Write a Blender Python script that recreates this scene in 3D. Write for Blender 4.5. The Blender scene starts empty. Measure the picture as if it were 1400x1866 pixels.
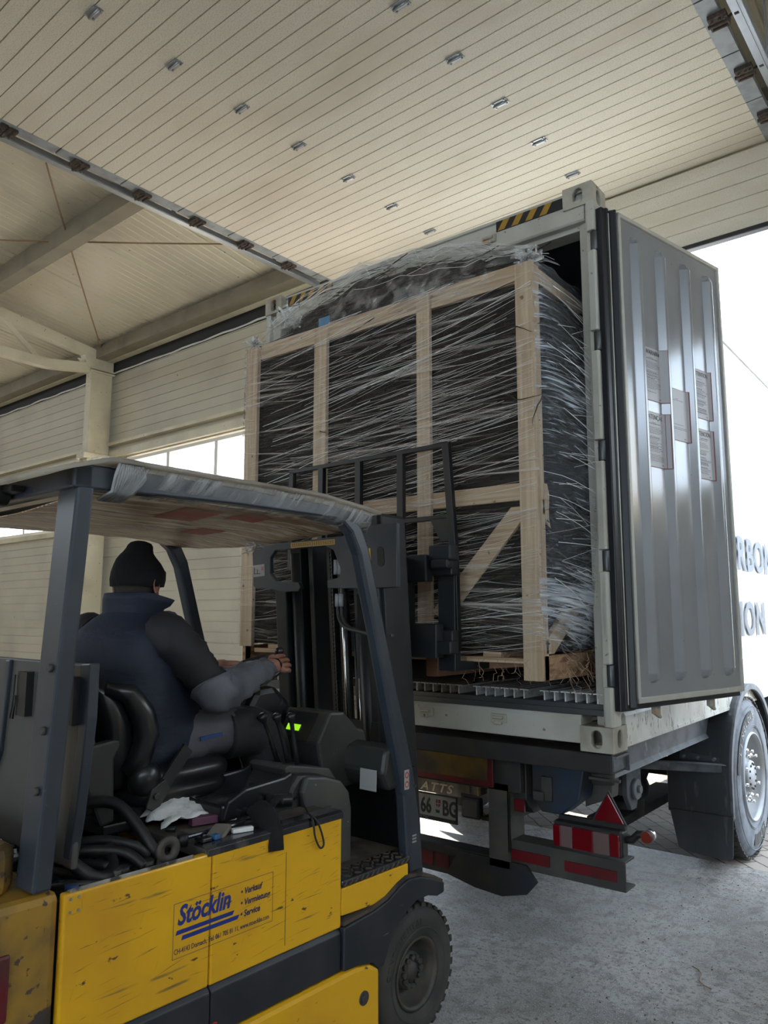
import bpy, bmesh, math, random
from mathutils import Vector, Matrix, noise
R = math.radians
random.seed(7)
scene = bpy.context.scene
COL = scene.collection

# ------------------------------------------------------------------ camera, world, sun, exposure
cam_d = bpy.data.cameras.new('camera'); cam = bpy.data.objects.new('camera', cam_d); COL.objects.link(cam)
cam_d.sensor_fit = 'VERTICAL'; cam_d.sensor_height = 36.0; cam_d.sensor_width = 36.0 * 1400 / 1866
cam_d.lens = 36.0 * 1381.3 / 1866
cam_d.clip_end = 300
yaw, pitch, roll = 0.6700622, 0.135623, 0.00091
fw = Vector((-math.sin(yaw) * math.cos(pitch), math.cos(yaw) * math.cos(pitch), math.sin(pitch)))
rt = Vector((math.cos(yaw), math.sin(yaw), 0)); up = rt.cross(fw)
rt2 = rt * math.cos(roll) + up * math.sin(roll); up2 = up * math.cos(roll) - rt * math.sin(roll)
cam.matrix_world = Matrix(((rt2.x, up2.x, -fw.x, 1.42204), (rt2.y, up2.y, -fw.y, -3.51083), (rt2.z, up2.z, -fw.z, 1.6388), (0, 0, 0, 1)))
scene.camera = cam
scene.view_settings.view_transform = 'Standard'; scene.view_settings.look = 'None'
scene.view_settings.gamma = 1; scene.view_settings.use_curve_mapping = False
scene.view_settings.exposure = 1.12
w = bpy.data.worlds.new('sky'); scene.world = w; w.use_nodes = True
bg = w.node_tree.nodes['Background']; bg.inputs[0].default_value = (0.72, 0.86, 1.0, 1); bg.inputs[1].default_value = 3.4
sun_d = bpy.data.lights.new('sun', 'SUN'); sun = bpy.data.objects.new('sun', sun_d); COL.objects.link(sun)
sun_d.energy = 16.0; sun_d.angle = R(1.0); sun_d.color = (1.0, 0.90, 0.74)
sun.rotation_euler = Vector((-0.75, 0.42, 0.62)).to_track_quat('Z', 'Y').to_euler()

# ------------------------------------------------------------------ materials
def _n(nt, t, **kw):
    n = nt.nodes.new(t)
    for k, v in kw.items(): setattr(n, k, v)
    return n
def pm(name, col, rough=0.5, metal=0.0, mott=None, spots=None, scratch=None, bump=None, alpha=None, emit=None, trans=0, spec=0.5, coat=0):
    """procedural material; mott=(col2, scale, lo, hi, vec) soft patches, spots = sharp patches, scratch=(col, vec, lo, hi), bump=(scale, strength, vec)"""
    m = bpy.data.materials.new(name); m.use_nodes = True; nt = m.node_tree
    b = nt.nodes['Principled BSDF']
    tc = _n(nt, 'ShaderNodeTexCoord')
    def noi(scale, vec=(1, 1, 1), detail=6, rot=(0, 0, 0)):
        mp = _n(nt, 'ShaderNodeMapping'); mp.inputs['Scale'].default_value = vec; mp.inputs['Rotation'].default_value = rot
        nt.links.new(tc.outputs['Object'], mp.inputs[0])
        nn = _n(nt, 'ShaderNodeTexNoise'); nn.inputs['Scale'].default_value = scale; nn.inputs['Detail'].default_value = detail
        nt.links.new(mp.outputs[0], nn.inputs['Vector']); return nn.outputs['Fac']
    def ramp(src, lo, hi):
        r = _n(nt, 'ShaderNodeMapRange'); r.inputs[1].default_value = lo; r.inputs[2].default_value = hi
        nt.links.new(src, r.inputs[0]); return r.outputs[0]
    cur = None
    b.inputs['Base Color'].default_value = (*col, 1)
    for lay in [mott, spots, scratch]:
        if not lay: continue
        for L in (lay if isinstance(lay, list) else [lay]):
            c2, sc, lo, hi = L[:4]; vec = L[4] if len(L) > 4 else (1, 1, 1); ro = L[5] if len(L) > 5 else (0, 0, 0)
            f = ramp(noi(sc, vec, rot=ro), lo, hi)
            mx = _n(nt, 'ShaderNodeMix', data_type='RGBA')
            nt.links.new(f, mx.inputs['Factor'])
            if cur is None: mx.inputs[6].default_value = (*col, 1)
            else: nt.links.new(cur, mx.inputs[6])
            mx.inputs[7].default_value = (*c2, 1); cur = mx.outputs[2]
    if cur is not None: nt.links.new(cur, b.inputs['Base Color'])
    b.inputs['Roughness'].default_value = rough; b.inputs['Metallic'].default_value = metal
    b.inputs['Specular IOR Level'].default_value = spec
    b.inputs['Coat Weight'].default_value = coat
    if bump:
        bn = _n(nt, 'ShaderNodeBump'); bn.inputs['Strength'].default_value = bump[1]; bn.inputs['Distance'].default_value = bump[3] if len(bump) > 3 else 0.004
        nt.links.new(noi(bump[0], bump[2] if len(bump) > 2 else (1, 1, 1)), bn.inputs['Height'])
        nt.links.new(bn.outputs[0], b.inputs['Normal'])
    if alpha:
        if isinstance(alpha, tuple):
            f = ramp(noi(alpha[0], alpha[3], 3, alpha[4] if len(alpha) > 4 else (0, 0, 0)), alpha[1], alpha[2])
            mm = _n(nt, 'ShaderNodeMapRange'); mm.inputs[3].default_value = alpha[5]; mm.inputs[4].default_value = alpha[6]
            nt.links.new(f, mm.inputs[0]); nt.links.new(mm.outputs[0], b.inputs['Alpha'])
        else: b.inputs['Alpha'].default_value = alpha
    if emit: b.inputs['Emission Color'].default_value = (*emit[0], 1); b.inputs['Emission Strength'].default_value = emit[1]
    if trans: b.inputs['Transmission Weight'].default_value = trans
    return m
def mixlayer(m): return m
DARKDUST = (0.10, 0.085, 0.07)
M = {}
M['concrete'] = pm('concrete', (0.37, 0.335, 0.31), 0.5, mott=[((0.17, 0.155, 0.145), 1.3, 0.42, 0.70), ((0.42, 0.41, 0.41), 3.2, 0.52, 0.75), ((0.15, 0.125, 0.105), 11, 0.48, 0.70), ((0.08, 0.065, 0.055), 0.8, 0.60, 0.76)], spots=[((0.12, 0.10, 0.085), 45, 0.52, 0.66), ((0.62, 0.60, 0.58), 150, 0.58, 0.68), ((0.06, 0.05, 0.04), 110, 0.60, 0.68)], bump=(260, 1.0, (1, 1, 1), 0.008))
M['door_panel'] = pm('door_panel', (0.72, 0.67, 0.56), 0.5, mott=[((0.50, 0.43, 0.31), 1.3, 0.5, 0.80, (0.5, 1.2, 1)), ((0.58, 0.53, 0.43), 130, 0.48, 0.62)], spots=((0.30, 0.25, 0.18), 60, 0.70, 0.78), bump=(200, 0.6, (1, 1, 1), 0.003))
M['sheet'] = pm('sheet', (0.62, 0.56, 0.42), 0.36, mott=((0.46, 0.41, 0.32), 0.8, 0.45, 0.7), spots=((0.18, 0.15, 0.1), 24, 0.70, 0.73))
M['wall'] = pm('wall', (0.58, 0.53, 0.42), 0.6, mott=((0.46, 0.42, 0.34), 1.2, 0.45, 0.7), spots=((0.2, 0.17, 0.13), 14, 0.72, 0.75))
M['cream_steel'] = pm('cream_steel', (0.66, 0.60, 0.44), 0.45, mott=((0.50, 0.44, 0.32), 2.5, 0.45, 0.7), spots=((0.12, 0.09, 0.07), 30, 0.69, 0.72))
M['beam_brown'] = pm('beam_brown', (0.25, 0.215, 0.155), 0.5, mott=((0.17, 0.145, 0.11), 3, 0.45, 0.7))
M['galv'] = pm('galv', (0.42, 0.44, 0.46), 0.35, 0.75, mott=((0.38, 0.40, 0.42), 12, 0.45, 0.65))
M['galv_dull'] = pm('galv_dull', (0.33, 0.35, 0.37), 0.55, 0.3, mott=((0.25, 0.26, 0.27), 9, 0.45, 0.65))
M['rust_dark'] = pm('rust_dark', (0.07, 0.055, 0.045), 0.7, 0.4, mott=((0.16, 0.11, 0.08), 30, 0.5, 0.7))
M['rope'] = pm('rope', (0.30, 0.20, 0.12), 0.8)
M['white_frame'] = pm('white_frame', (0.72, 0.70, 0.64), 0.4)
M['glass'] = pm('glass', (0.95, 0.97, 1.0), 0.05, alpha=0.12)
M['foam'] = pm('foam', (0.03, 0.03, 0.03), 0.8)
M['white_trim'] = pm('white_trim', (0.75, 0.75, 0.72), 0.6)
# container
M['cont_white'] = pm('cont_white', (0.46, 0.45, 0.40), 0.42, mott=((0.34, 0.32, 0.27), 3, 0.42, 0.7), spots=((0.20, 0.15, 0.11), 30, 0.68, 0.72), scratch=((0.18, 0.165, 0.14), 6, 0.66, 0.72, (1, 1, 0.12)))
M['cont_side'] = pm('cont_side', (0.50, 0.52, 0.54), 0.45, mott=((0.42, 0.43, 0.45), 3, 0.42, 0.7))
M['cont_rail'] = pm('cont_rail', (0.62, 0.62, 0.58), 0.5, mott=((0.42, 0.41, 0.36), 4, 0.4, 0.62, (1, 1, 0.5)), spots=((0.12, 0.11, 0.10), 45, 0.60, 0.66, (1, 1, 0.35)))
M['casting'] = pm('casting', (0.42, 0.40, 0.33), 0.55, mott=((0.24, 0.21, 0.17), 5, 0.45, 0.7), spots=[((0.45, 0.24, 0.10), 9, 0.60, 0.70), ((0.10, 0.06, 0.04), 22, 0.66, 0.70)])
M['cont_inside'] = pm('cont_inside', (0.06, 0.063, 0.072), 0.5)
M['steel_knuckle'] = pm('steel_knuckle', (0.09, 0.095, 0.10), 0.4, 0.6)
M['gasket'] = pm('gasket', (0.006, 0.007, 0.012), 0.45)
M['door_inner'] = pm('door_inner', (0.31, 0.32, 0.345), 0.20, 0.35, mott=((0.27, 0.275, 0.29), 2.0, 0.45, 0.7), spots=((0.2, 0.18, 0.16), 40, 0.72, 0.75))
M['door_rim'] = pm('door_rim', (0.42, 0.41, 0.37), 0.4, mott=((0.5, 0.48, 0.42), 8, 0.5, 0.7))
M['alu'] = pm('alu', (0.75, 0.75, 0.74), 0.45, 0.1, mott=((0.5, 0.5, 0.5), 30, 0.45, 0.65))
M['black'] = pm('black', (0.012, 0.012, 0.014), 0.5)
M['yellow_stripe'] = pm('yellow_stripe', (0.34, 0.19, 0.025), 0.5)
M['label_grey'] = pm('label_grey', (0.36, 0.35, 0.37), 0.34, spec=0.4)
M['label_red'] = pm('label_red', (0.16, 0.03, 0.03), 0.4)
M['print_dark'] = pm('print_dark', (0.02, 0.014, 0.018), 0.5)
M['print_grey'] = pm('print_grey', (0.07, 0.06, 0.07), 0.5)
M['print_side'] = pm('print_side', (0.035, 0.042, 0.065), 0.5)
# trailer
M['chassis'] = pm('chassis', (0.016, 0.015, 0.015), 0.6, 0.0, mott=((0.035, 0.029, 0.024), 6, 0.45, 0.7), spots=((0.010, 0.018, 0.035), 4, 0.60, 0.68))
M['chassis_blue'] = pm('chassis_blue', (0.012, 0.028, 0.055), 0.55, mott=((0.025, 0.022, 0.02), 6, 0.40, 0.60))
M['chassis_grey'] = pm('chassis_grey', (0.040, 0.036, 0.033), 0.7, mott=((0.075, 0.067, 0.058), 5, 0.45, 0.7))
M['rail_dusty'] = pm('rail_dusty', (0.10, 0.105, 0.12), 0.6, mott=((0.045, 0.045, 0.05), 8, 0.45, 0.65), spots=((0.22, 0.23, 0.25), 14, 0.64, 0.72))
M['reflect_red'] = pm('reflect_red', (0.13, 0.008, 0.012), 0.35, mott=((0.03, 0.012, 0.012), 7, 0.42, 0.66))
M['reflect_yellow'] = pm('reflect_yellow', (0.12, 0.062, 0.006), 0.4, mott=((0.03, 0.022, 0.012), 5, 0.38, 0.62))
M['lens_red'] = pm('lens_red', (0.14, 0.004, 0.008), 0.12, coat=0.6)
M['lens_white'] = pm('lens_white', (0.15, 0.10, 0.10), 0.15, coat=0.6)
M['tyre'] = pm('tyre', (0.035, 0.034, 0.033), 0.75, mott=((0.065, 0.06, 0.055), 7, 0.4, 0.7), bump=(60, 0.3, (1, 1, 1), 0.004))
M['tyre_side'] = pm('tyre_side', (0.13, 0.14, 0.16), 0.75, mott=((0.07, 0.075, 0.085), 10, 0.42, 0.66))  # sidewall tone, paler and bluer than the plain tyre
M['tread'] = pm('tread', (0.03, 0.027, 0.025), 0.85, mott=((0.06, 0.052, 0.045), 12, 0.45, 0.65))
M['rim_silver'] = pm('rim_silver', (0.24, 0.25, 0.27), 0.45, 0.3, mott=((0.22, 0.22, 0.22), 8, 0.45, 0.7))
M['chrome'] = pm('chrome', (0.75, 0.75, 0.75), 0.18, 0.95)
M['mudguard'] = pm('mudguard', (0.020, 0.021, 0.024), 0.42, mott=((0.050, 0.052, 0.06), 3, 0.42, 0.75, (1, 1, 0.4)), scratch=((0.075, 0.07, 0.065), 10, 0.62, 0.7, (2, 2, 0.3)))
M['plate_white'] = pm('plate_white', (0.24, 0.235, 0.215), 0.4, mott=((0.15, 0.14, 0.12), 12, 0.45, 0.7))
M['brushed'] = pm('brushed', (0.28, 0.26, 0.22), 0.4, 0.3, mott=((0.15, 0.13, 0.11), 14, 0.45, 0.6, (1, 1, 0.1)))
M['brass'] = pm('brass', (0.75, 0.70, 0.55), 0.35, 0.3)
# crate
M['wood'] = pm('wood', (0.44, 0.33, 0.22), 0.65, mott=[((0.33, 0.22, 0.14), 5, 0.42, 0.7, (1, 1, 0.15)), ((0.52, 0.41, 0.29), 60, 0.45, 0.65, (1, 1, 0.03))], spots=((0.16, 0.09, 0.05), 26, 0.70, 0.73))
M['wood_h'] = pm('wood_h', (0.45, 0.32, 0.20), 0.65, mott=[((0.31, 0.20, 0.12), 5, 0.42, 0.7, (0.15, 1, 1)), ((0.52, 0.40, 0.27), 60, 0.45, 0.65, (0.03, 1, 1))], spots=((0.16, 0.09, 0.05), 26, 0.70, 0.73))
M['wood_red'] = pm('wood_red', (0.30, 0.16, 0.10), 0.75, mott=((0.18, 0.09, 0.06), 5, 0.42, 0.7, (0.2, 1, 1)))
M['wood_y'] = pm('wood_y', (0.42, 0.26, 0.15), 0.8, mott=((0.20, 0.11, 0.06), 40, 0.45, 0.6, (1, 0.2, 1)), bump=(120, 0.5))
M['vine'] = pm('vine', (0.014, 0.010, 0.010), 0.5, mott=((0.032, 0.021, 0.017), 20, 0.45, 0.7))
M['vine_core'] = pm('vine_core', (0.007, 0.006, 0.007), 0.6, mott=((0.020, 0.012, 0.010), 9, 0.45, 0.7, (0.4, 0.4, 2)), bump=(16, 1.0, (0.5, 0.5, 3), 0.05), spec=0.12)
M['tape_blue'] = pm('tape_blue', (0.06, 0.20, 0.35), 0.4)
# forklift
M['fork_yellow'] = pm('fork_yellow', (0.78, 0.42, 0.010), 0.34, mott=((0.58, 0.29, 0.015), 2.5, 0.45, 0.75),
    spots=[((0.10, 0.06, 0.03), 26, 0.69, 0.71, (1, 0.6, 1.3))], scratch=[((0.12, 0.08, 0.03), 5.0, 0.715, 0.725, (1, 0.55, 5), (R(14), 0, 0)), ((0.30, 0.18, 0.04), 9, 0.68, 0.72, (1, 0.35, 6), (R(8), 0, 0))], coat=0.2)
M['fork_ochre'] = pm('fork_ochre', (0.33, 0.18, 0.022), 0.55, mott=((0.11, 0.07, 0.03), 7, 0.42, 0.66), spots=[((0.045, 0.035, 0.035), 4.6, 0.575, 0.59), ((0.07, 0.045, 0.03), 34, 0.62, 0.66)], bump=(30, 0.3))
M['fork_grey'] = pm('fork_grey', (0.028, 0.036, 0.049), 0.38, mott=((0.046, 0.053, 0.066), 5, 0.45, 0.75), spots=((0.07, 0.065, 0.06), 40, 0.70, 0.73))
M['fork_band'] = pm('fork_band', (0.015, 0.018, 0.025), 0.45, mott=((0.030, 0.032, 0.038), 6, 0.45, 0.7), scratch=[((0.22, 0.22, 0.23), 7, 0.70, 0.72, (1, 0.5, 5), (R(20), 0, 0))])
M['mast'] = pm('mast', (0.011, 0.013, 0.017), 0.5, 0.0, mott=((0.022, 0.022, 0.023), 8, 0.45, 0.7))
M['mast_dark'] = pm('mast_dark', (0.004, 0.005, 0.007), 0.45, 0.0)
M['plastic'] = pm('plastic', (0.028, 0.029, 0.029), 0.45, mott=((0.055, 0.050, 0.044), 3.5, 0.45, 0.75), spots=((0.10, 0.09, 0.075), 60, 0.70, 0.73))
M['plastic_light'] = pm('plastic_light', (0.060, 0.061, 0.060), 0.45, mott=((0.105, 0.098, 0.088), 3.5, 0.45, 0.75), spots=((0.26, 0.24, 0.2), 60, 0.68, 0.72))
M['vinyl'] = pm('vinyl', (0.013, 0.014, 0.018), 0.28, mott=((0.020, 0.019, 0.018), 6, 0.45, 0.7))
M['hood_panel'] = pm('hood_panel', (0.060, 0.061, 0.062), 0.55, mott=((0.095, 0.083, 0.068), 2.2, 0.40, 0.7), spots=((0.03, 0.03, 0.03), 12, 0.72, 0.74))
M['dust_plate'] = pm('dust_plate', (0.055, 0.048, 0.043), 0.7, mott=((0.12, 0.10, 0.085), 5, 0.38, 0.62), spots=((0.03, 0.028, 0.026), 30, 0.62, 0.66))
M['dust_floor'] = pm('dust_floor', (0.12, 0.09, 0.07), 0.85, mott=((0.045, 0.038, 0.034), 8, 0.45, 0.62), bump=(80, 0.5))
M['fender_dirt'] = pm('fender_dirt', (0.085, 0.063, 0.048), 0.9, mott=((0.03, 0.028, 0.028), 14, 0.5, 0.62), bump=(60, 0.8))
M['edge_black'] = pm('edge_black', (0.018, 0.02, 0.026), 0.22, coat=0.3, mott=((0.10, 0.09, 0.08), 14, 0.55, 0.75))
M['batt_rim'] = pm('batt_rim', (0.20, 0.185, 0.165), 0.6, mott=((0.32, 0.30, 0.27), 9, 0.45, 0.6), spots=((0.04, 0.035, 0.03), 14, 0.56, 0.62))
M['hub_grey'] = pm('hub_grey', (0.055, 0.052, 0.050), 0.6, 0.2, mott=((0.085, 0.068, 0.056), 16, 0.45, 0.65))
M['roof_backlit'] = pm('roof_backlit', (0.72, 0.52, 0.33), 0.3, mott=[((0.34, 0.22, 0.13), 6, 0.48, 0.70, (0.5, 0.12, 1)), ((1.0, 0.88, 0.70), 40, 0.50, 0.58, (1.0, 0.05, 1), (0, 0, R(12))), ((0.25, 0.15, 0.08), 70, 0.57, 0.63, (1.0, 0.05, 1), (0, 0, R(-6))), ((0.10, 0.07, 0.06), 2.2, 0.62, 0.68)], bump=(40, 1.0, (1, 0.06, 1), 0.01))  # brown film; golden backlight and bright streaks are put into the colour
M['roof_red'] = pm('roof_red', (0.55, 0.08, 0.06), 0.45, mott=((0.40, 0.20, 0.14), 30, 0.50, 0.62, (1.0, 0.06, 1)))
M['lcd'] = pm('lcd', (0.25, 0.6, 0.02), 0.3, emit=((0.42, 0.95, 0.02), 0.36))
M['sticker_yellow'] = pm('sticker_yellow', (0.70, 0.42, 0.03), 0.5)
M['sticker_orange'] = pm('sticker_orange', (0.50, 0.30, 0.08), 0.5)
M['sticker_white'] = pm('sticker_white', (0.32, 0.32, 0.31), 0.5)
M['sticker_red'] = pm('sticker_red', (0.5, 0.03, 0.03), 0.5)
M['decal_blue'] = pm('decal_blue', (0.015, 0.035, 0.22), 0.4)
M['decal_dark'] = pm('decal_dark', (0.03, 0.03, 0.09), 0.4)
M['decal_red'] = pm('decal_red', (0.42, 0.03, 0.02), 0.4)
M['cable'] = pm('cable', (0.012, 0.012, 0.014), 0.5, mott=((0.03, 0.028, 0.026), 20, 0.45, 0.7))
M['lamp_red'] = pm('lamp_red', (0.12, 0.01, 0.015), 0.25, mott=((0.06, 0.03, 0.03), 9, 0.45, 0.7), coat=0.3)
# person
M['skin'] = pm('skin', (0.33, 0.16, 0.11), 0.55, mott=((0.25, 0.11, 0.075), 14, 0.45, 0.7))
M['hair'] = pm('hair', (0.03, 0.024, 0.02), 0.8, bump=(200, 0.6))
M['vest'] = pm('vest', (0.009, 0.014, 0.031), 0.7, mott=((0.014, 0.021, 0.042), 3, 0.45, 0.7), bump=(9, 0.5, (1, 1, 2.2), 0.02))
M['knit'] = pm('knit', (0.005, 0.0055, 0.007), 0.95, bump=(120, 0.8, (1, 1, 0.3), 0.004))
M['sleeve_dark'] = pm('sleeve_dark', (0.016, 0.014, 0.018), 0.75, bump=(14, 0.4, (1, 1, 1), 0.012))
M['sleeve_grey'] = pm('sleeve_grey', (0.115, 0.118, 0.140), 0.6, mott=((0.08, 0.082, 0.098), 9, 0.45, 0.7), bump=(14, 0.4, (1, 1, 1), 0.012))
M['trouser'] = pm('trouser', (0.085, 0.080, 0.095), 0.75, mott=((0.060, 0.056, 0.068), 7, 0.45, 0.7), bump=(14, 0.4, (1, 1, 1), 0.012))
M['trouser_dark'] = pm('trouser_dark', (0.015, 0.014, 0.018), 0.75, bump=(14, 0.4, (1, 1, 1), 0.012))
M['cloth_blue'] = pm('cloth_blue', (0.015, 0.05, 0.17), 0.6)
M['cloth_red'] = pm('cloth_red', (0.4, 0.01, 0.02), 0.6)
M['webbing'] = pm('webbing', (0.014, 0.014, 0.016), 0.7, bump=(200, 0.4))
M['shoe'] = pm('shoe', (0.02, 0.018, 0.016), 0.5)
M['paper'] = pm('paper', (0.72, 0.72, 0.72), 0.8, bump=(30, 1.0, (1, 1, 1), 0.01))
M['cardboard'] = pm('cardboard', (0.20, 0.18, 0.16), 0.7)
M['box_pink'] = pm('box_pink', (0.13, 0.05, 0.085), 0.5)
M['blue'] = pm('blue', (0.04, 0.12, 0.28), 0.5)
M['scratch'] = pm('scratch', (0.13, 0.08, 0.03), 0.6)
M['gravel'] = pm('gravel', (0.07, 0.055, 0.045), 0.9)

def film_mat(name, vec, lo, hi, a0, a1, rot=(0, 0, 0), col=(0.78, 0.80, 0.84), rough=0.16, bstr=1.0, bscale=7, bvec=None, metal=0.0):  # streaks of opacity paint in the film's glints
    m = bpy.data.materials.new(name); m.use_nodes = True; nt = m.node_tree
    b = nt.nodes['Principled BSDF']; b.inputs['Base Color'].default_value = (*col, 1); b.inputs['Roughness'].default_value = rough
    b.inputs['Specular IOR Level'].default_value = 1.0; b.inputs['Metallic'].default_value = metal
    tc = _n(nt, 'ShaderNodeTexCoord')
    def chain(v, r, sc, det):
        mp0 = _n(nt, 'ShaderNodeMapping'); mp0.inputs['Rotation'].default_value = r
        mp = _n(nt, 'ShaderNodeMapping'); mp.inputs['Scale'].default_value = v
        nt.links.new(tc.outputs['Object'], mp0.inputs[0]); nt.links.new(mp0.outputs[0], mp.inputs[0])
        # gentle warp so that the painted glint streaks are not ruled lines
        nn = _n(nt, 'ShaderNodeTexNoise'); nn.inputs['Scale'].default_value = sc; nn.inputs['Detail'].default_value = det; nn.inputs['Distortion'].default_value = 0.9 if 'side' in name else 0.15
        nt.links.new(mp.outputs[0], nn.inputs['Vector']); return nn.outputs['Fac']
    f1 = chain(vec, rot, 1.0, 4); f2 = chain((vec[0] * 0.6, vec[1] * 0.6, vec[2] * 0.4), (rot[0], rot[1] + R(5), rot[2]), 1.0, 3)
    big = chain((1.3, 1.3, 1.6), (0, 0, 0), 1.0, 3)
    ad = _n(nt, 'ShaderNodeMath', operation='MAXIMUM'); nt.links.new(f1, ad.inputs[0]); nt.links.new(f2, ad.inputs[1])
    a2 = _n(nt, 'ShaderNodeMath', operation='MULTIPLY_ADD'); a2.inputs[1].default_value = 0.7 if 'side' in name else 0.45; nt.links.new(big, a2.inputs[0]); nt.links.new(ad.outputs[0], a2.inputs[2])
    r = _n(nt, 'ShaderNodeMapRange'); r.inputs[1].default_value = lo; r.inputs[2].default_value = hi; r.inputs[3].default_value = a0; r.inputs[4].default_value = a1
    nt.links.new(a2.outputs[0], r.inputs[0]); nt.links.new(r.outputs[0], b.inputs['Alpha'])
    bn = _n(nt, 'ShaderNodeBump'); bn.inputs['Strength'].default_value = bstr; bn.inputs['Distance'].default_value = 0.03
    nt.links.new(chain(bvec or (vec[0] * 1.5, vec[1] * 1.5, vec[2] * 0.25), rot, 1.0, 4), bn.inputs['Height']); nt.links.new(bn.outputs[0], b.inputs['Normal'])
    return m
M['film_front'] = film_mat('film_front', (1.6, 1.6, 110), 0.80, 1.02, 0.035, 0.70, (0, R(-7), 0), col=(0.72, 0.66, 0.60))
M['film_side'] = film_mat('film_side', (5, 5, 100), 0.90, 1.12, 0.08, 0.78, (R(9), 0, 0), col=(0.80, 0.87, 0.96), rough=0.2, bvec=(8, 8, 60), bstr=1.0)  # blue-white sky glints put into colour and opacity
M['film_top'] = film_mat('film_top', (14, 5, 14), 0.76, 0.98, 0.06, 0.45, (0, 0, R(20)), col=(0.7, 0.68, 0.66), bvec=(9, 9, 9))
M['film_clear'] = film_mat('film_clear', (40, 4, 40), 0.72, 0.95, 0.12, 0.6, (0, 0, 0), col=(0.80, 0.80, 0.80), bvec=(30, 3, 30))
M['film_grey'] = film_mat('film_grey', (3, 45, 3), 0.70, 0.98, 0.25, 0.75, (R(30), 0, 0), col=(0.42, 0.42, 0.42), bvec=(6, 30, 6))
M['glint_strand'] = pm('glint_strand', (0.95, 0.93, 0.90), 0.12, alpha=0.85, spec=1.0)

# paving: zigzag concrete blocks
def translucent(m, f):
    nt = m.node_tree; b = nt.nodes['Principled BSDF']; out = nt.nodes['Material Output']
    t = nt.nodes.new('ShaderNodeBsdfTranslucent'); mx = nt.nodes.new('ShaderNodeMixShader'); mx.inputs[0].default_value = f
    if b.inputs['Base Color'].is_linked: nt.links.new(b.inputs['Base Color'].links[0].from_socket, t.inputs[0])
    else: t.inputs[0].default_value = b.inputs['Base Color'].default_value
    nt.links.new(b.outputs[0], mx.inputs[1]); nt.links.new(t.outputs[0], mx.inputs[2]); nt.links.new(mx.outputs[0], out.inputs[0])
translucent(M['roof_backlit'], 0.2); translucent(M['roof_red'], 0.2)
M['roof_clear'] = pm('roof_clear', (0.75, 0.70, 0.62), 0.3, mott=((0.5, 0.45, 0.38), 5, 0.45, 0.7)); translucent(M['roof_clear'], 0.75)
def paving_mat():
    m = bpy.data.materials.new('paving'); m.use_nodes = True; nt = m.node_tree; b = nt.nodes['Principled BSDF']
    tc = _n(nt, 'ShaderNodeTexCoord'); mp = _n(nt, 'ShaderNodeMapping'); mp.inputs['Rotation'].default_value = (0, 0, R(44))
    nt.links.new(tc.outputs['Object'], mp.inputs[0])
    wv = _n(nt, 'ShaderNodeTexNoise'); wv.inputs['Scale'].default_value = 9
    nt.links.new(mp.outputs[0], wv.inputs['Vector'])
    mx = _n(nt, 'ShaderNodeMix', data_type='VECTOR'); mx.inputs['Factor'].default_value = 0.03
    nt.links.new(mp.outputs[0], mx.inputs[4]); nt.links.new(wv.outputs['Color'], mx.inputs[5])
    br = _n(nt, 'ShaderNodeTexBrick'); br.inputs['Scale'].default_value = 1.0; br.inputs['Brick Width'].default_value = 0.22; br.inputs['Row Height'].default_value = 0.115; br.inputs['Mortar Size'].default_value = 0.006
    br.inputs['Color1'].default_value = (0.40, 0.33, 0.27, 1); br.inputs['Color2'].default_value = (0.33, 0.28, 0.24, 1); br.inputs['Mortar'].default_value = (0.06, 0.05, 0.045, 1)
    nt.links.new(mx.outputs[1], br.inputs['Vector'])
    ns = _n(nt, 'ShaderNodeTexNoise'); ns.inputs['Scale'].default_value = 3; ns.inputs['Detail'].default_value = 8
    nt.links.new(tc.outputs['Object'], ns.inputs['Vector'])
    m2 = _n(nt, 'ShaderNodeMix', data_type='RGBA', blend_type='MULTIPLY'); m2.inputs['Factor'].default_value = 0.5
    nt.links.new(br.outputs['Color'], m2.inputs[6]); nt.links.new(ns.outputs['Fac'], m2.inputs[7]); nt.links.new(m2.outputs[2], b.inputs['Base Color'])
    bn = _n(nt, 'ShaderNodeBump'); bn.inputs['Strength'].default_value = 0.6; bn.inputs['Distance'].default_value = 0.01; bn.invert = True
    nt.links.new(br.outputs['Fac'], bn.inputs['Height']); nt.links.new(bn.outputs[0], b.inputs['Normal']); b.inputs['Roughness'].default_value = 0.8
    return m
M['paving'] = paving_mat()

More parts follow.
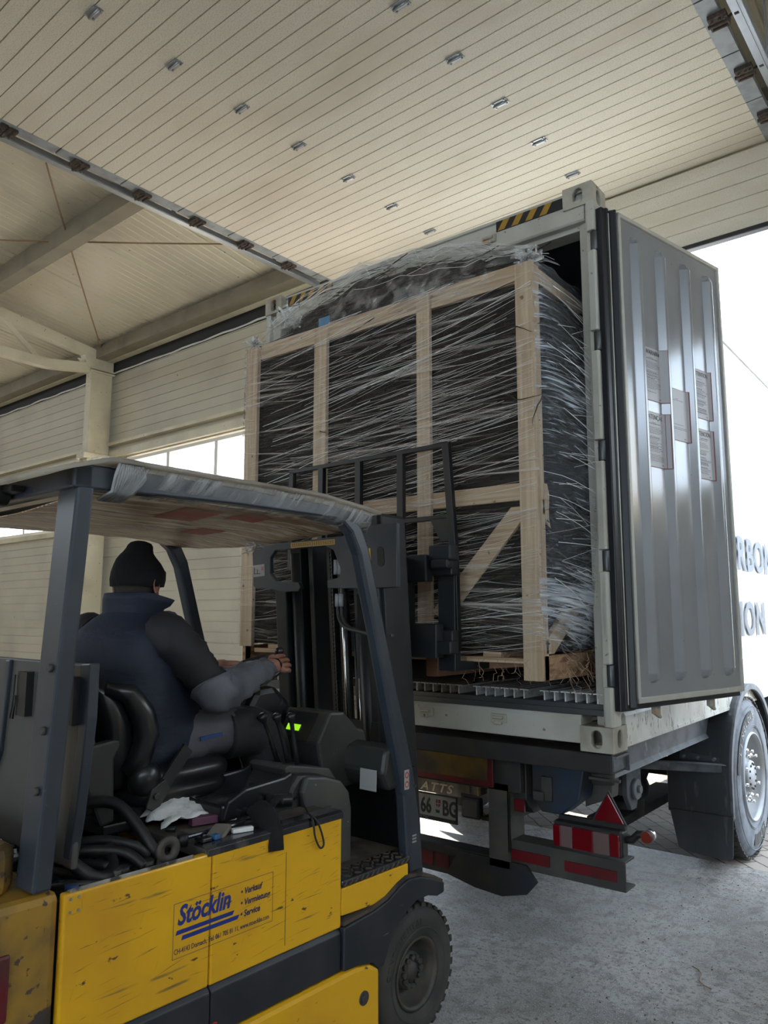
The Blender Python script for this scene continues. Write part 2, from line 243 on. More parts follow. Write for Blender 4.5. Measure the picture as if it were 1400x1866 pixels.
# ------------------------------------------------------------------ mesh building
class MB:
    def __init__(s): s.v = []; s.f = []; s.sm = []
    def add(s, vs, fs, smooth=False):
        o = len(s.v); s.v += [Vector(q) for q in vs]; s.f += [[o + i for i in f] for f in fs]; s.sm += [smooth] * len(fs); return s
    def box(s, lo, hi, rot=None, piv=None):
        x0, y0, z0 = lo; x1, y1, z1 = hi
        vs = [Vector(q) for q in ((x0, y0, z0), (x1, y0, z0), (x1, y1, z0), (x0, y1, z0), (x0, y0, z1), (x1, y0, z1), (x1, y1, z1), (x0, y1, z1))]
        if rot is not None:
            c = Vector(piv) if piv else (Vector(lo) + Vector(hi)) / 2
            vs = [rot @ (q - c) + c for q in vs]
        return s.add(vs, [(3, 2, 1, 0), (4, 5, 6, 7), (0, 1, 5, 4), (1, 2, 6, 5), (2, 3, 7, 6), (3, 0, 4, 7)])
    def bar(s, a, b, wd, hd, upv=(0, 0, 1)):
        a, b = Vector(a), Vector(b); d = (b - a).normalized(); u = Vector(upv)
        if abs(d.dot(u)) > 0.98: u = Vector((0, 1, 0))
        r = d.cross(u).normalized(); u = r.cross(d)
        vs = [p + r * sx * wd / 2 + u * sz * hd / 2 for p in (a, b) for sx, sz in ((-1, -1), (1, -1), (1, 1), (-1, 1))]
        return s.add(vs, [(3, 2, 1, 0), (4, 5, 6, 7), (0, 1, 5, 4), (1, 2, 6, 5), (2, 3, 7, 6), (3, 0, 4, 7)])
    def prism(s, poly, ax, a, b):
        """poly: 2D points in the two remaining axes (in xyz order); extruded along axis ax from a to b"""
        def mk(q, t):
            l = list(q); l.insert(ax, t); return l
        n = len(poly); vs = [mk(q, a) for q in poly] + [mk(q, b) for q in poly]
        fs = [list(range(n))[::-1], list(range(n, 2 * n))] + [(i, (i + 1) % n, n + (i + 1) % n, n + i) for i in range(n)]
        o = len(s.v); s.add(vs, fs); return s
    def cyl(s, a, b, r, n=16, r2=None, smooth=True):
        a, b = Vector(a), Vector(b); r2 = r if r2 is None else r2; d = (b - a).normalized()
        t = d.orthogonal().normalized(); u = d.cross(t)
        vs = [p + (t * math.cos(2 * math.pi * i / n) + u * math.sin(2 * math.pi * i / n)) * rr for p, rr in ((a, r), (b, r2)) for i in range(n)]
        s.add(vs, [(i, (i + 1) % n, n + (i + 1) % n, n + i) for i in range(n)], smooth)
        o = len(s.v) - 2 * n
        s.f += [[o + i for i in range(n)][::-1], [o + n + i for i in range(n)]]; s.sm += [False, False]; return s
    def tube(s, pts, r, n=8, flat=1.0, smooth=True, rad=None, caps=True):
        pts = [Vector(q) for q in pts]; rings = []
        d0 = (pts[1] - pts[0]).normalized(); t = d0.orthogonal().normalized()
        for i, q in enumerate(pts):
            d = (pts[min(i + 1, len(pts) - 1)] - pts[max(i - 1, 0)])
            d = d.normalized() if d.length > 1e-9 else d0
            t = (t - d * t.dot(d)); t = t.normalized() if t.length > 1e-6 else d.orthogonal().normalized()
            u = d.cross(t); rr = rad[i] if rad else r
            rings.append([q + (t * math.cos(2 * math.pi * k / n) + u * flat * math.sin(2 * math.pi * k / n)) * rr for k in range(n)])
        return s.loft(rings, smooth, caps)
    def loft(s, rings, smooth=True, caps=True, closed=True):
        n = len(rings[0]); vs = [q for r in rings for q in r]; fs = []
        for j in range(len(rings) - 1):
            for k in range(n if closed else n - 1):
                fs.append((j * n + k, j * n + (k + 1) % n, (j + 1) * n + (k + 1) % n, (j + 1) * n + k))
        if caps and closed: fs += [list(range(n))[::-1], [(len(rings) - 1) * n + k for k in range(n)]]
        return s.add(vs, fs, smooth)
    def lathe(s, prof, c, ax=0, n=40, smooth=True, ang=2 * math.pi, a0=0.0):
        """prof: (axial, radius) pairs; axis through c along ax"""
        c = Vector(c); e = [Vector((1, 0, 0)), Vector((0, 1, 0)), Vector((0, 0, 1))]
        A = e[ax]; U = e[(ax + 1) % 3]; V = e[(ax + 2) % 3]; full = abs(ang - 2 * math.pi) < 1e-6
        m = n if full else n + 1
        rings = [[c + A * x + (U * math.cos(a0 + ang * k / n) + V * math.sin(a0 + ang * k / n)) * r for k in range(m)] for x, r in prof]
        return s.loft(rings, smooth, False, full)
    def sphere(s, c, r, seg=12, rings=8, sc=(1, 1, 1)):
        c = Vector(c); R_ = []
        for j in range(rings + 1):
            a = math.pi * j / rings
            R_.append([c + Vector((max(math.sin(a), 1e-3) * math.cos(2 * math.pi * k / seg) * r * sc[0], max(math.sin(a), 1e-3) * math.sin(2 * math.pi * k / seg) * r * sc[1], math.cos(a) * r * sc[2])) for k in range(seg)])
        return s.loft(R_, True, True)
ORG = {}
def rootof(o):
    while o.parent: o = o.parent
    return o
def build(name, mb, mat, parent=None, frame=0.0, org=None, bev=0.0, label=None, cat=None, group=None, kind=None, sub=0, solid=0, autosm=False):
    if parent is not None: og = ORG[rootof(parent).name]
    else:
        og = Vector(org) if org else Vector((0, 0, 0))
    me = bpy.data.meshes.new(name); me.from_pydata([tuple(q - og) for q in mb.v], [], mb.f)
    for p, sflag in zip(me.polygons, mb.sm): p.use_smooth = sflag
    bm = bmesh.new(); bm.from_mesh(me); bmesh.ops.recalc_face_normals(bm, faces=bm.faces); bm.to_mesh(me); bm.free()
    for m in (mat if isinstance(mat, (list, tuple)) else [mat]): me.materials.append(M[m] if isinstance(m, str) else m)
    o = bpy.data.objects.new(name, me); COL.objects.link(o)
    if parent is not None: o.parent = parent
    else:
        rm = Matrix.Rotation(frame, 4, 'Z'); o.location = rm @ og; o.rotation_euler = (0, 0, frame); ORG[o.name] = og
    if solid:
        md = o.modifiers.new('solid', 'SOLIDIFY'); md.thickness = solid; md.offset = 0
    if bev:
        md = o.modifiers.new('bevel', 'BEVEL'); md.width = bev; md.segments = 2; md.limit_method = 'ANGLE'; md.angle_limit = R(40)
    if sub:
        md = o.modifiers.new('sub', 'SUBSURF'); md.levels = sub; md.render_levels = sub
    if label: o['label'] = label
    if cat: o['category'] = cat
    if group: o['group'] = group
    if kind: o['kind'] = kind
    return o
def thing(name, label, cat, org, frame=0.0, group=None, kind=None):
    o = bpy.data.objects.new(name, None); COL.objects.link(o); og = Vector(org); ORG[o.name] = og
    o.location = Matrix.Rotation(frame, 4, 'Z') @ og; o.rotation_euler = (0, 0, frame); o.empty_display_size = 0.1
    o['label'] = label; o['category'] = cat
    if group: o['group'] = group
    if kind: o['kind'] = kind
    return o
def text_mesh(name, body, size, mat, parent, pos, xdir, ydir, shear=0.0, ext=0.0008, sx=1.0, bold=0.0, align='LEFT', spacing=1.0, label=None, fit=None):
    """a line of real text; pos in the parent's design frame, xdir/ydir = reading and up direction"""
    cu = bpy.data.curves.new(name, 'FONT'); cu.body = body; cu.size = size; cu.shear = shear; cu.extrude = ext; cu.offset = bold; cu.align_x = align; cu.resolution_u = 3; cu.space_character = spacing
    t = bpy.data.objects.new(name + '_c', cu); COL.objects.link(t)
    dg = bpy.context.evaluated_depsgraph_get(); me = bpy.data.meshes.new_from_object(t.evaluated_get(dg)); bpy.data.objects.remove(t)
    X = Vector(xdir).normalized(); Y = Vector(ydir).normalized(); Z = X.cross(Y); pos = Vector(pos)
    if fit: sx = fit / max(1e-6, max(v.co.x for v in me.vertices) - min(v.co.x for v in me.vertices))
    mb = MB(); mb.v = [pos + X * v.co.x * sx + Y * v.co.y + Z * v.co.z for v in me.vertices]; mb.f = [list(p.vertices) for p in me.polygons]; mb.sm = [False] * len(mb.f)
    bpy.data.meshes.remove(me)
    return build(name, mb, mat, parent, label=label)

# ================================================================== THE SETTING
FB = R(-1.4)          # the hall stands 1.4 degrees off the container's axis
def struct(name, mb, mat, **k): return build(name, mb, mat, frame=FB, kind='structure', **k)
struct('floor', MB().box((-16, -13, -0.2), (8, 2.08, 0.0)), 'concrete')
struct('paved_yard', MB().box((-60, 2.08, -0.22), (60, 70, -0.012)), 'paving')
def strips(mb, x0, x1, z0, z1, y0, y1, pitch, holes=()):
    z = z0
    while z < z1 - 1e-4:
        zt = min(z + pitch, z1); segs = [(x0, x1)]
        for hx0, hx1, hz0, hz1 in holes:
            if z + 0.02 < hz1 and zt - 0.02 > hz0:
                ns = []
                for a, b in segs:
                    if hx1 <= a or hx0 >= b: ns.append((a, b)); continue
                    if a < hx0: ns.append((a, hx0))
                    if b > hx1: ns.append((hx1, b))
                segs = ns
        for a, b in segs:
            mb.add([(a, y0, z), (b, y0, z), (b, y1, z), (a, y1, z), (a, y0, zt), (b, y0, zt), (b, y1, zt), (a, y1, zt)], [(0, 1, 5, 4), (1, 2, 6, 5), (2, 3, 7, 6), (3, 0, 4, 7), (4, 5, 6, 7), (3, 2, 1, 0)])
            if zt < z1: mb.box((a, y0 + 0.014, zt - 0.001), (b, y1, zt + 0.006))
        z = zt + (0.005 if zt < z1 else 0)
wins = [(-7.55, -4.65, 2.85, 3.72), (-11.36, -8.45, 2.85, 3.72), (-15.4, -12.4, 2.85, 3.72)]
wl = MB(); strips(wl, -16, -3.78, 0, 4.98, 2.0, 2.12, 0.116, wins); struct('wall_front_left', wl, 'wall')
wins.append((1.0, 6.2, 2.55, 3.72)); wr = MB(); strips(wr, 0.60, 8, 0, 5.2, 2.0, 2.12, 0.116, wins); struct('wall_front_right', wr, 'wall')
struct('wall_above_opening', MB().box((-3.78, 2.17, 4.42), (0.60, 2.27, 5.15)), 'wall')
ws = MB(); strips(ws, -13, 2.1, 0, 5.2, 0, 0.12, 0.116)
wsl = MB(); wsl.v = [Vector((-16 + q.y - 0.12, q.x, q.z)) for q in ws.v]; wsl.f = ws.f; wsl.sm = ws.sm; struct('wall_left', wsl, 'wall')
wsr = MB(); wsr.v = [Vector((8 + q.y, q.x, q.z)) for q in ws.v]; wsr.f = ws.f; wsr.sm = ws.sm; struct('wall_right', wsr, 'wall')
wb = MB(); strips(wb, -16, 8, 0, 7.5, -13.12, -13.0, 0.116, [(-0.5, 5.0, 0, 3.4)]); struct('wall_back', wb, 'wall')
for i, (a, b, z0, z1) in enumerate(wins):
    f = MB()
    for lo, hi in (((a, 1.975, z0), (b, 2.06, z0 + 0.05)), ((a, 1.975, z1 - 0.045), (b, 2.06, z1)), ((a, 1.975, z0), (a + 0.045, 2.06, z1)), ((b - 0.045, 1.975, z0), (b, 2.06, z1))): f.box(lo, hi)
    for k in range(1, round((b - a) / 0.97)):
        xm = a + (b - a) * k / round((b - a) / 0.97); f.box((xm - 0.03, 1.98, z0), (xm + 0.03, 2.055, z1))
    wf = struct('window_%d' % (i + 1), f, 'white_frame', bev=0.004)
    build('window_pane', MB().box((a + 0.03, 2.03, z0 + 0.03), (b - 0.03, 2.036, z1 - 0.03)), 'glass', wf)
    build('window_sill', MB().box((a - 0.1, 1.93, z0 - 0.075), (b + 0.1, 2.0, z0 - 0.005)), 'cream_steel', wf)
struct('trim_1', MB().box((-7.9, 1.93, 3.76), (-3.8, 2.0, 3.86)).box((-7.9, 1.90, 3.93), (-3.8, 2.0, 3.97)), 'cream_steel')
struct('trim_2', MB().box((-16, 1.93, 3.76), (-8.1, 2.0, 3.86)).box((-16, 1.90, 3.93), (-8.1, 2.0, 3.97)), 'cream_steel')
# white ragged sealing strip along the wall top and the black foam gap above it
tb = MB(); n = 60
tb.tube([(-16 + 12.3 * i / n, 1.985 + 0.01 * math.sin(i * 1.7), 4.99 + 0.012 * noise.noise(Vector((i * 0.4, 0, 0)))) for i in range(n + 1)], 0.012, 6)
struct('trim_3', tb, 'white_trim')
struct('trim_4', MB().box((-16, 1.99, 4.975), (-3.78, 2.1, 5.20)), 'foam')
# roof sheet: fine ribs run down the slope
SL = 0.147
def roof_z(y): return 5.28 + SL * (2 - y)
prof = []; x = -16.0
while x < 8:
    for dx, dz in ((0, 0), (0.085, 0), (0.091, 0.006), (0.097, 0.006)): prof.append((x + dx, dz))
    x += 0.103
    if int((x + 16) / 1.03) != int((x + 16 - 0.103) / 1.03): prof += [(x, 0), (x + 0.004, 0.02), (x + 0.016, 0.02)]; x += 0.02
rf = MB(); r1 = [Vector((a, 2.3, roof_z(2.3) + d)) for a, d in prof]; r2 = [Vector((a, -13, roof_z(-13) + d)) for a, d in prof]
rf.loft([r1, r2], False, False, False)
k1 = [Vector((q.x, q.y, roof_z(q.y) + 0.1)) for q in r1]; k2 = [Vector((q.x, q.y, roof_z(q.y) + 0.1)) for q in r2]; rf.loft([k2, k1], False, False, False)
struct('ceiling', rf, 'sheet')
struct('eave_beam', MB().box((-16, 1.68, 5.12), (8, 1.84, 5.29)), 'beam_brown')
struct('eave_flange', MB().box((-16, 1.84, 5.11), (8, 1.93, 5.15)), 'cream_steel')
for y in (0.06, -1.95, -4.0, -6.0, -8.0):
    z = roof_z(y); struct('purlin', MB().box((-16, y - 0.06, z - 0.20), (8, y + 0.06, z)).box((-16, y - 0.075, z - 0.212), (8, y + 0.075, z - 0.20)), 'beam_brown')
# columns and roof trusses
for cx in (-7.98, -13.9, 1.9):
    c = MB().box((cx - 0.07, 1.62, 0), (cx + 0.07, 1.93, 4.95))
    c.box((cx - 0.11, 1.60, 4.92), (cx + 0.11, 1.95, 4.94)).box((cx - 0.11, 1.60, 4.955), (cx + 0.11, 1.95, 4.975)).box((cx - 0.10, 1.56, 3.72), (cx + 0.10, 1.95, 3.80))
    cc = struct('steel_column', c, 'cream_steel', bev=0.006)
    build('column_brace', MB().bar((cx - 0.05, 1.6, 3.72), (cx - 0.35, 1.9, 3.50), 0.03, 0.04), 'cream_steel', cc)
    t = MB(); e = 0.06
    t.prism([(1.95, 4.97), (1.95, 5.20), (1.55, 5.27), (-9, roof_z(-9) - 0.05), (-9, roof_z(-9) - 0.17), (1.52, 5.14), (1.58, 4.97)], 0, cx - e, cx + e)
    t.prism([(1.70, 5.06), (1.70, 4.93), (1.06, 4.83), (0.95, 4.83), (-9, 4.95), (-9, 5.06), (0.95, 4.95), (1.04, 4.95)], 0, cx - e + 0.005, cx + e - 0.005)
    t.prism([(1.75, 5.1), (1.45, 5.08), (1.62, 4.90), (1.70, 4.88)], 0, cx - 0.012, cx + 0.012)
    y = 0.95
    while y > -8:
        zt = roof_z(y - 0.6) - 0.12; t.bar((cx, y, 4.9), (cx, y - 0.6, zt), 0.05, 0.06); t.bar((cx, y - 0.6, zt), (cx, y - 1.3, 4.92), 0.05, 0.06); y -= 1.3
    struct('roof_truss', t, 'cream_steel', bev=0.004)
# brace rods under the roof
def rod(a, b, sag=0.03):
    pts = []
    for i in range(13):
        u = i / 12; q = Vector(a).lerp(Vector(b), u); q.z -= sag * 4 * u * (1 - u); pts.append(q)
    m = MB().tube(pts, 0.009, 6); q = Vector(a).lerp(Vector(b), 0.90); q2 = Vector(a).lerp(Vector(b), 0.95); m.cyl(q, q2, 0.02, 8)
    return m
struct('brace_rod', rod((-4.81, -0.59, roof_z(-0.59) - 0.04), (-7.97, 1.80, roof_z(1.80) - 0.06)), 'rope')
struct('brace_rod', rod((-7.98, -1.35, roof_z(-1.35) - 0.05), (-3.9, 1.35, roof_z(1.35) - 0.05)), 'rope')
struct('brace_rod', rod((-13.8, 1.80, roof_z(1.8) - 0.06), (-8.1, -1.95, roof_z(-1.95) - 0.05)), 'rope')

# ------------------------------------------------------------------ overhead sectional door, raised under the roof
sd = thing('sectional_door', 'raised cream sectional overhead door lying flat under the roof', 'door', (-1.6, 0, 5.0), FB)
PIT = 0.53; X0, X1 = -3.56, 0.40
def section_poly(w, n=5, g=0.0045, t=0.042):
    p = [(0.003, 0)]; s = w / n
    for i in range(1, n): p += [(i * s - g, 0), (i * s - g * 0.4, 0.009), (i * s + g * 0.4, 0.009), (i * s + g, 0)]
    return p + [(w - 0.003, 0), (w - 0.003, t), (0.003, t)]
base = section_poly(PIT)
ys = [2.10 - PIT * (k + 1) + 0.02 for k in range(10)]
first = None
for k, y0 in enumerate(ys):
    m = MB().prism([(y0 + a, 5.0 + b) for a, b in base], 0, X0, X1)
    s = build('door_section', m, 'door_panel', sd, bev=0.0)
    ec = MB().box((X0 - 0.10, y0 + 0.006, 4.999), (X0, y0 + PIT - 0.006, 5.044)); build('end_cap', ec, 'galv_dull', s)
    ec = MB().box((X1, y0 + 0.006, 4.999), (X1 + 0.10, y0 + PIT - 0.006, 5.044)); build('end_cap', ec, 'galv_dull', s)
# the leading section still hangs upright below the curve of the track
m = MB().prism([(2.10 + (0.0 if b == 0 else b), 4.98 - a * 1.13) for a, b in base], 0, X0 - 0.1, X1 + 0.15)
ls = build('door_section', m, 'door_panel', sd)
build('bottom_seal', MB().box((X0 - 0.1, 2.075, 4.345), (X1 + 0.15, 2.145, 4.382)), 'black', ls, bev=0.008)
def hinge(x, y):
    h = MB()
    h.box((x - 0.055, y - 0.028, 4.993), (x + 0.055, y - 0.006, 4.999)).box((x - 0.055, y + 0.006, 4.993), (x + 0.055, y + 0.028, 4.999))
    h.cyl((x - 0.05, y, 4.988), (x + 0.05, y, 4.988), 0.008, 8)
    for sx in (-0.04, 0.04):
        for sy in (-0.022, 0.022): h.cyl((x + sx, y + sy, 4.985), (x + sx, y + sy, 4.996), 0.006, 6)
    return h
hy = [1.612 - PIT * k for k in range(8)]
for x in (-2.21, -0.85):
    for y in hy: build('hinge', hinge(x, y), 'galv', sd)
for sx, x in ((-1, -3.64), (1, 0.48)):
    for y in [1.80 - 0.535 * k for k in range(9)]:
        h = MB()
        h.box((x - 0.05, y - 0.06, 4.972), (x + 0.05, y - 0.012, 5.0)).box((x - 0.055, y + 0.012, 4.978), (x + 0.045, y + 0.06, 5.0))
        h.cyl((x - 0.06 * 1, y, 4.972), (x + 0.06, y, 4.972), 0.012, 8)
        h.cyl((x - 0.04, y + 0.03, 4.965), (x + 0.04, y + 0.03, 4.965), 0.008, 8)
        for q in (-0.03, 0.01, 0.035): h.cyl((x + q, y - 0.035, 4.958), (x + q, y - 0.035, 4.985), 0.008, 6)
        h.cyl((x + sx * 0.05, y, 4.985), (x + sx * 0.10, y, 5.01), 0.008, 8)
        h.cyl((x + sx * 0.082, y, 5.005), (x + sx * 0.105, y, 5.005), 0.024, 12)
        build('roller_bracket', h, 'rust_dark', sd)
for sx, x, lab in ((-1, -3.72, 'long galvanised rail on the left edge of the raised door'), (1, 0.565, 'long galvanised rail on the right edge of the raised door')):
    tr = thing('door_track', lab, 'rail', (x, 0, 5.0), FB, group=None)
    p = MB()
    p.prism([(x - 0.012, 4.985), (x + 0.030 * sx, 4.985), (x + 0.030 * sx, 4.990), (x - 0.006, 4.990), (x - 0.006, 5.03), (x + 0.030 * sx, 5.03), (x + 0.03 * sx, 5.035), (x - 0.012, 5.035)], 1, -3.4, 1.86)
    build('roller_channel', p, 'galv', tr)
    p = MB().box((x + (-0.075 if sx < 0 else 0.03), -3.4, 4.99), (x + (-0.035 if sx < 0 else 0.055), 1.84, 4.996)).box((x + (-0.078 if sx < 0 else 0.052), -3.4, 4.99), (x + (-0.074 if sx < 0 else 0.056), 1.84, 5.05))
    build('support_angle', p, 'galv', tr)
    for y in (-2.4, -0.85, 0.05, 1.2): build('hanger', MB().box((x + 0.06 * sx - 0.004, y - 0.02, 5.0), (x + 0.06 * sx + 0.004, y + 0.02, roof_z(y) - 0.02)), 'galv_dull', tr)
    cpts = [(x, 1.84, 5.01)] + [(x, 1.84 + 0.26 * math.sin(a), 5.01 - 0.28 * (1 - math.cos(a))) for a in [R(q) for q in (20, 40, 60, 80)]] + [(x, 2.12, 4.6), (x, 2.12, 0.02)]
    build('vertical_track', MB().tube(cpts, 0.022, 8), 'galv', tr)

# ================================================================== SHIPPING CONTAINER (rear face at y = 0, right side at x = 0)
ZB, ZT, WC, LC = 1.0, 3.863, 2.438, 12.19
ct = thing('shipping_container', 'white refrigerated shipping container backed through the doorway on its trailer', 'container', (-1.219, 6.0, ZB))
def casting(x0, sx, y0, sy, z0, top):
    """corner casting with a real round-ended hole in its end and side faces"""
    W_, D_, H_ = 0.162, 0.178, 0.118
    m = MB()
    def face(O, U, V, w, h, cw, ch, N):
        nn = 24; hole = []; outer = []
        for k in range(nn):
            a = 2 * math.pi * (k + 0.5) / nn; ca, sa = math.cos(a), math.sin(a)
            hy = ch / 2 - cw / 2
            hx, hz = ca * cw / 2, sa * cw / 2 + (hy if sa > 0 else -hy)
            t = min((w / 2) / max(abs(ca), 1e-6), (h / 2) / max(abs(sa), 1e-6)); outer.append((ca * t, sa * t)); hole.append((hx, hz))
        C_ = O + U * w / 2 + V * h / 2
        def ring(pts, d): return [C_ + U * a + V * b + N * d for a, b in pts]
        # square the outer ring
        corners = [(w / 2, h / 2), (-w / 2, h / 2), (-w / 2, -h / 2), (w / 2, -h / 2)]
        for cx_, cz_ in corners:
            j = min(range(nn), key=lambda i: (outer[i][0] - cx_) ** 2 + (outer[i][1] - cz_) ** 2); outer[j] = (cx_, cz_)
        m.loft([ring(outer, 0), ring(hole, 0), ring(hole, -0.03)], False, False)
    ex, ey, ez = Vector((1, 0, 0)), Vector((0, 1, 0)), Vector((0, 0, 1))
    xa = min(x0, x0 + sx * W_); ya = min(y0, y0 + sy * D_)
    face(Vector((xa, y0, z0)), ex, ez, W_, H_, 0.052, 0.082, -ey * sy)      # end face
    face(Vector((x0, ya, z0)), ey, ez, D_, H_, 0.052, 0.082, -ex * sx)      # side face
    xb, yb = x0 + sx * W_, y0 + sy * D_
    face(Vector((xa, ya, z0 + (H_ if top else 0))), ex, ey, W_, D_, 0.064, 0.124, ez * (1 if top else -1))
    z2 = z0 if top else z0 + H_
    m.add([(xa, ya, z2), (xa + W_, ya, z2), (xa + W_, ya + D_, z2), (xa, ya + D_, z2)], [(0, 1, 2, 3)])
    m.add([(xb, ya, z0), (xb, ya + D_, z0), (xb, ya + D_, z0 + H_), (xb, ya, z0 + H_)], [(0, 1, 2, 3)])
    m.add([(xa, yb, z0), (xa + W_, yb, z0), (xa + W_, yb, z0 + H_), (xa, yb, z0 + H_)], [(0, 1, 2, 3)])
    return build('corner_casting', m, 'casting', ct, bev=0.006)
for x0, sx in ((0, -1), (-WC, 1)):
    for y0, sy in ((0, 1), (LC, -1)):
        casting(x0, sx, y0, sy, ZB, False); casting(x0, sx, y0, sy, ZT - 0.118, True)
for x0, s in ((0, -1), (-WC, 1)):
    p = MB().prism([(x0, 0.008), (x0 + s * 0.045, 0.008), (x0 + s * 0.048, 0.04), (x0 + s * 0.10, 0.06), (x0 + s * 0.10, 0.12), (x0, 0.12)] if True else [], 2, ZB + 0.118, ZT - 0.118)
    build('corner_post', p, 'cont_white', ct, bev=0.006)
# hinge sleeves on the right post
zk = [3.53, 3.0, 2.44, 1.90, 1.358]
cuts = [ZT - 0.118] + [z + d for z in zk for d in (0.05, -0.05)] + [ZB + 0.118]
for i in range(0, len(cuts), 2):
    m = MB().prism([(-0.030, -0.016), (0.006, -0.020), (0.014, -0.010), (0.014, 0.075), (-0.02, 0.075), (-0.034, -0.002)], 2, cuts[i + 1] + 0.003, cuts[i] - 0.003)
    build('hinge_sleeve', m, 'cont_white', ct, bev=0.005)
for z in zk:
    k = MB().cyl((0.0, 0.012, z - 0.05), (0.0, 0.012, z + 0.05), 0.021, 14).box((-0.018, 0.0, z - 0.045), (0.016, 0.07, z + 0.045))
    build('hinge_knuckle', k, 'steel_knuckle', ct, bev=0.003)
hd = MB().prism([(0.012, 3.675), (0.012, 3.785), (0.05, 3.80), (0.05, 3.845), (0.16, 3.845), (0.16, 3.64), (0.06, 3.64), (0.06, 3.665), (0.02, 3.665)], 0, -WC + 0.10, -0.05)
build('door_header', hd, 'cont_white', ct, bev=0.004)
build('header_gutter', MB().box((-WC + 0.1, 0.035, 3.838), (-0.05, 0.15, 3.856)), 'cont_white', ct, bev=0.003)
for a, b in ((-0.565, -0.165), (-2.215, -1.80)):
    hs = build('hazard_strip', MB().box((a, 0.006, 3.765), (b, 0.011, 3.823)), 'black', ct)
    st = MB(); x = a + 0.01
    while x + 0.05 < b:
        st.add([(x, 0.0045, 3.766), (x + 0.042, 0.0045, 3.766), (x + 0.078 if x + 0.078 < b else b, 0.0045, 3.822), (x + 0.036, 0.0045, 3.822)], [(0, 1, 2, 3)]); x += 0.085
    build('yellow_stripes', st, 'yellow_stripe', hs)
def lash(x, z):
    m = MB().box((x - 0.045, 0.0, z - 0.022), (x + 0.045, 0.02, z + 0.022)).box((x - 0.02, -0.012, z - 0.03), (x + 0.02, 0.012, z - 0.012)).cyl((x - 0.03, -0.006, z + 0.004), (x + 0.03, -0.006, z + 0.004), 0.008, 8)
    build('lashing_point', m, 'casting', ct, bev=0.004)
for x in (-0.613, -1.08, -1.32, -1.85): lash(x, 3.735)
for x in (-0.608, -1.068, -1.55, -2.0): lash(x, 1.115)
sill = MB().prism([(0.012, 1.032), (0.012, 1.145), (0.02, 1.165), (0.15, 1.165), (0.15, 1.032)], 0, -WC + 0.162, -0.162)
build('rear_sill', sill, 'cont_white', ct, bev=0.005)
build('sill_cap', MB().box((-WC + 0.05, 0.03, 1.165), (-0.048, 0.22, 1.218)).box((-WC + 0.06, 0.02, 1.165), (-0.05, 0.03, 1.195)), 'steel_knuckle', ct, bev=0.003)
# aluminium T floor
NT = 40; me0 = None
for k in range(NT):
    xc = -0.085 - k * 0.0565
    if k in (6, 13): continue
    if me0 is None:
        t = MB(); t.box((-0.0035, 0, 1.219), (0.0035, 11.9, 1.264)); t.prism([(-0.0235, 1.260), (-0.0235, 1.266), (0.0235, 1.266), (0.0235, 1.260), (0.007, 1.262), (0.0035, 1.256), (-0.0035, 1.256), (-0.007, 1.262)], 1, 0, 11.9)
        t.v = [q + Vector((xc, 0.045, 0)) for q in t.v]; o0 = build('floor_bar', t, 'alu', ct); me0 = o0.data; xc0 = xc
    else:
        o = bpy.data.objects.new('floor_bar', me0); COL.objects.link(o); o.parent = ct; o.location = (xc - xc0, random.uniform(0, 0.004), 0)
build('floor_deck', MB().box((-WC + 0.06, 0.16, 1.165), (-0.06, LC - 0.1, 1.2185)), 'steel_knuckle', ct)
# walls: outside skin with upright panel seams, inside lining
for x0, s in ((0, -1), (-WC, 1)):
    m = MB(); y = 0.12
    seams = [0.95]
    while y < LC - 0.15:
        y2 = min(y + 0.475, LC - 0.15); m.box((min(x0 + s * 0.012, x0 + s * 0.07), y + 0.005, 1.17), (max(x0 + s * 0.012, x0 + s * 0.07), y2 - 0.005, 3.715)); y = y2
    m.box((min(x0 + s * 0.016, x0 + s * 0.075), 0.12, 1.15), (max(x0 + s * 0.016, x0 + s * 0.075), LC - 0.15, 3.74))
    build('side_wall', m, 'cont_side', ct)
    build('top_rail', MB().prism([(x0 + s * 0.0, 3.72), (x0 + s * 0.0, 3.80), (x0 + s * 0.03, 3.845), (x0 + s * 0.09, 3.845), (x0 + s * 0.09, 3.72)], 1, 0.178, LC - 0.178), 'cont_side', ct)
    b = MB().prism([(x0 + s * 0.004, 1.03), (x0 + s * 0.004, 1.155), (x0 + s * 0.012, 1.17), (x0 + s * 0.07, 1.17), (x0 + s * 0.07, 1.012), (x0, 1.012), (x0, 1.03)], 1, 0.178, LC - 0.178)
    build('bottom_rail', b, 'cont_rail', ct)
    build('kick_strip', MB().box((min(x0 + s * 0.006, x0 + s * 0.03), 0.12, 1.24), (max(x0 + s * 0.006, x0 + s * 0.03), LC - 0.2, 1.246)).box((min(x0 + s * 0.006, x0 + s * 0.03), 0.12, 1.33), (max(x0 + s * 0.006, x0 + s * 0.03), LC - 0.2, 1.336)), 'alu', ct)
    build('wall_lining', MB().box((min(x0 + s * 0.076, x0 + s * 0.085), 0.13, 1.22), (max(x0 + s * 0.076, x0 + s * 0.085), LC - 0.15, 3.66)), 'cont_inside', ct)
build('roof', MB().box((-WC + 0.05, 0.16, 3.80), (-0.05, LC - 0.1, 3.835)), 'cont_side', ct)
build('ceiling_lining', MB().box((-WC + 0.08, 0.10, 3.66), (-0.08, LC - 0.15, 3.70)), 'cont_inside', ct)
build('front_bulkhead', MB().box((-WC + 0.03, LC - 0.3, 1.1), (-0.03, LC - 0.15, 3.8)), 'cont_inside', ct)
text_mesh('side_lettering', 'CARBON', 0.345, 'print_side', ct, (0.001, 1.88, 1.985), (0, 1, 0), (0, 0, 1), sx=1.16, spacing=1.12, bold=0.010)
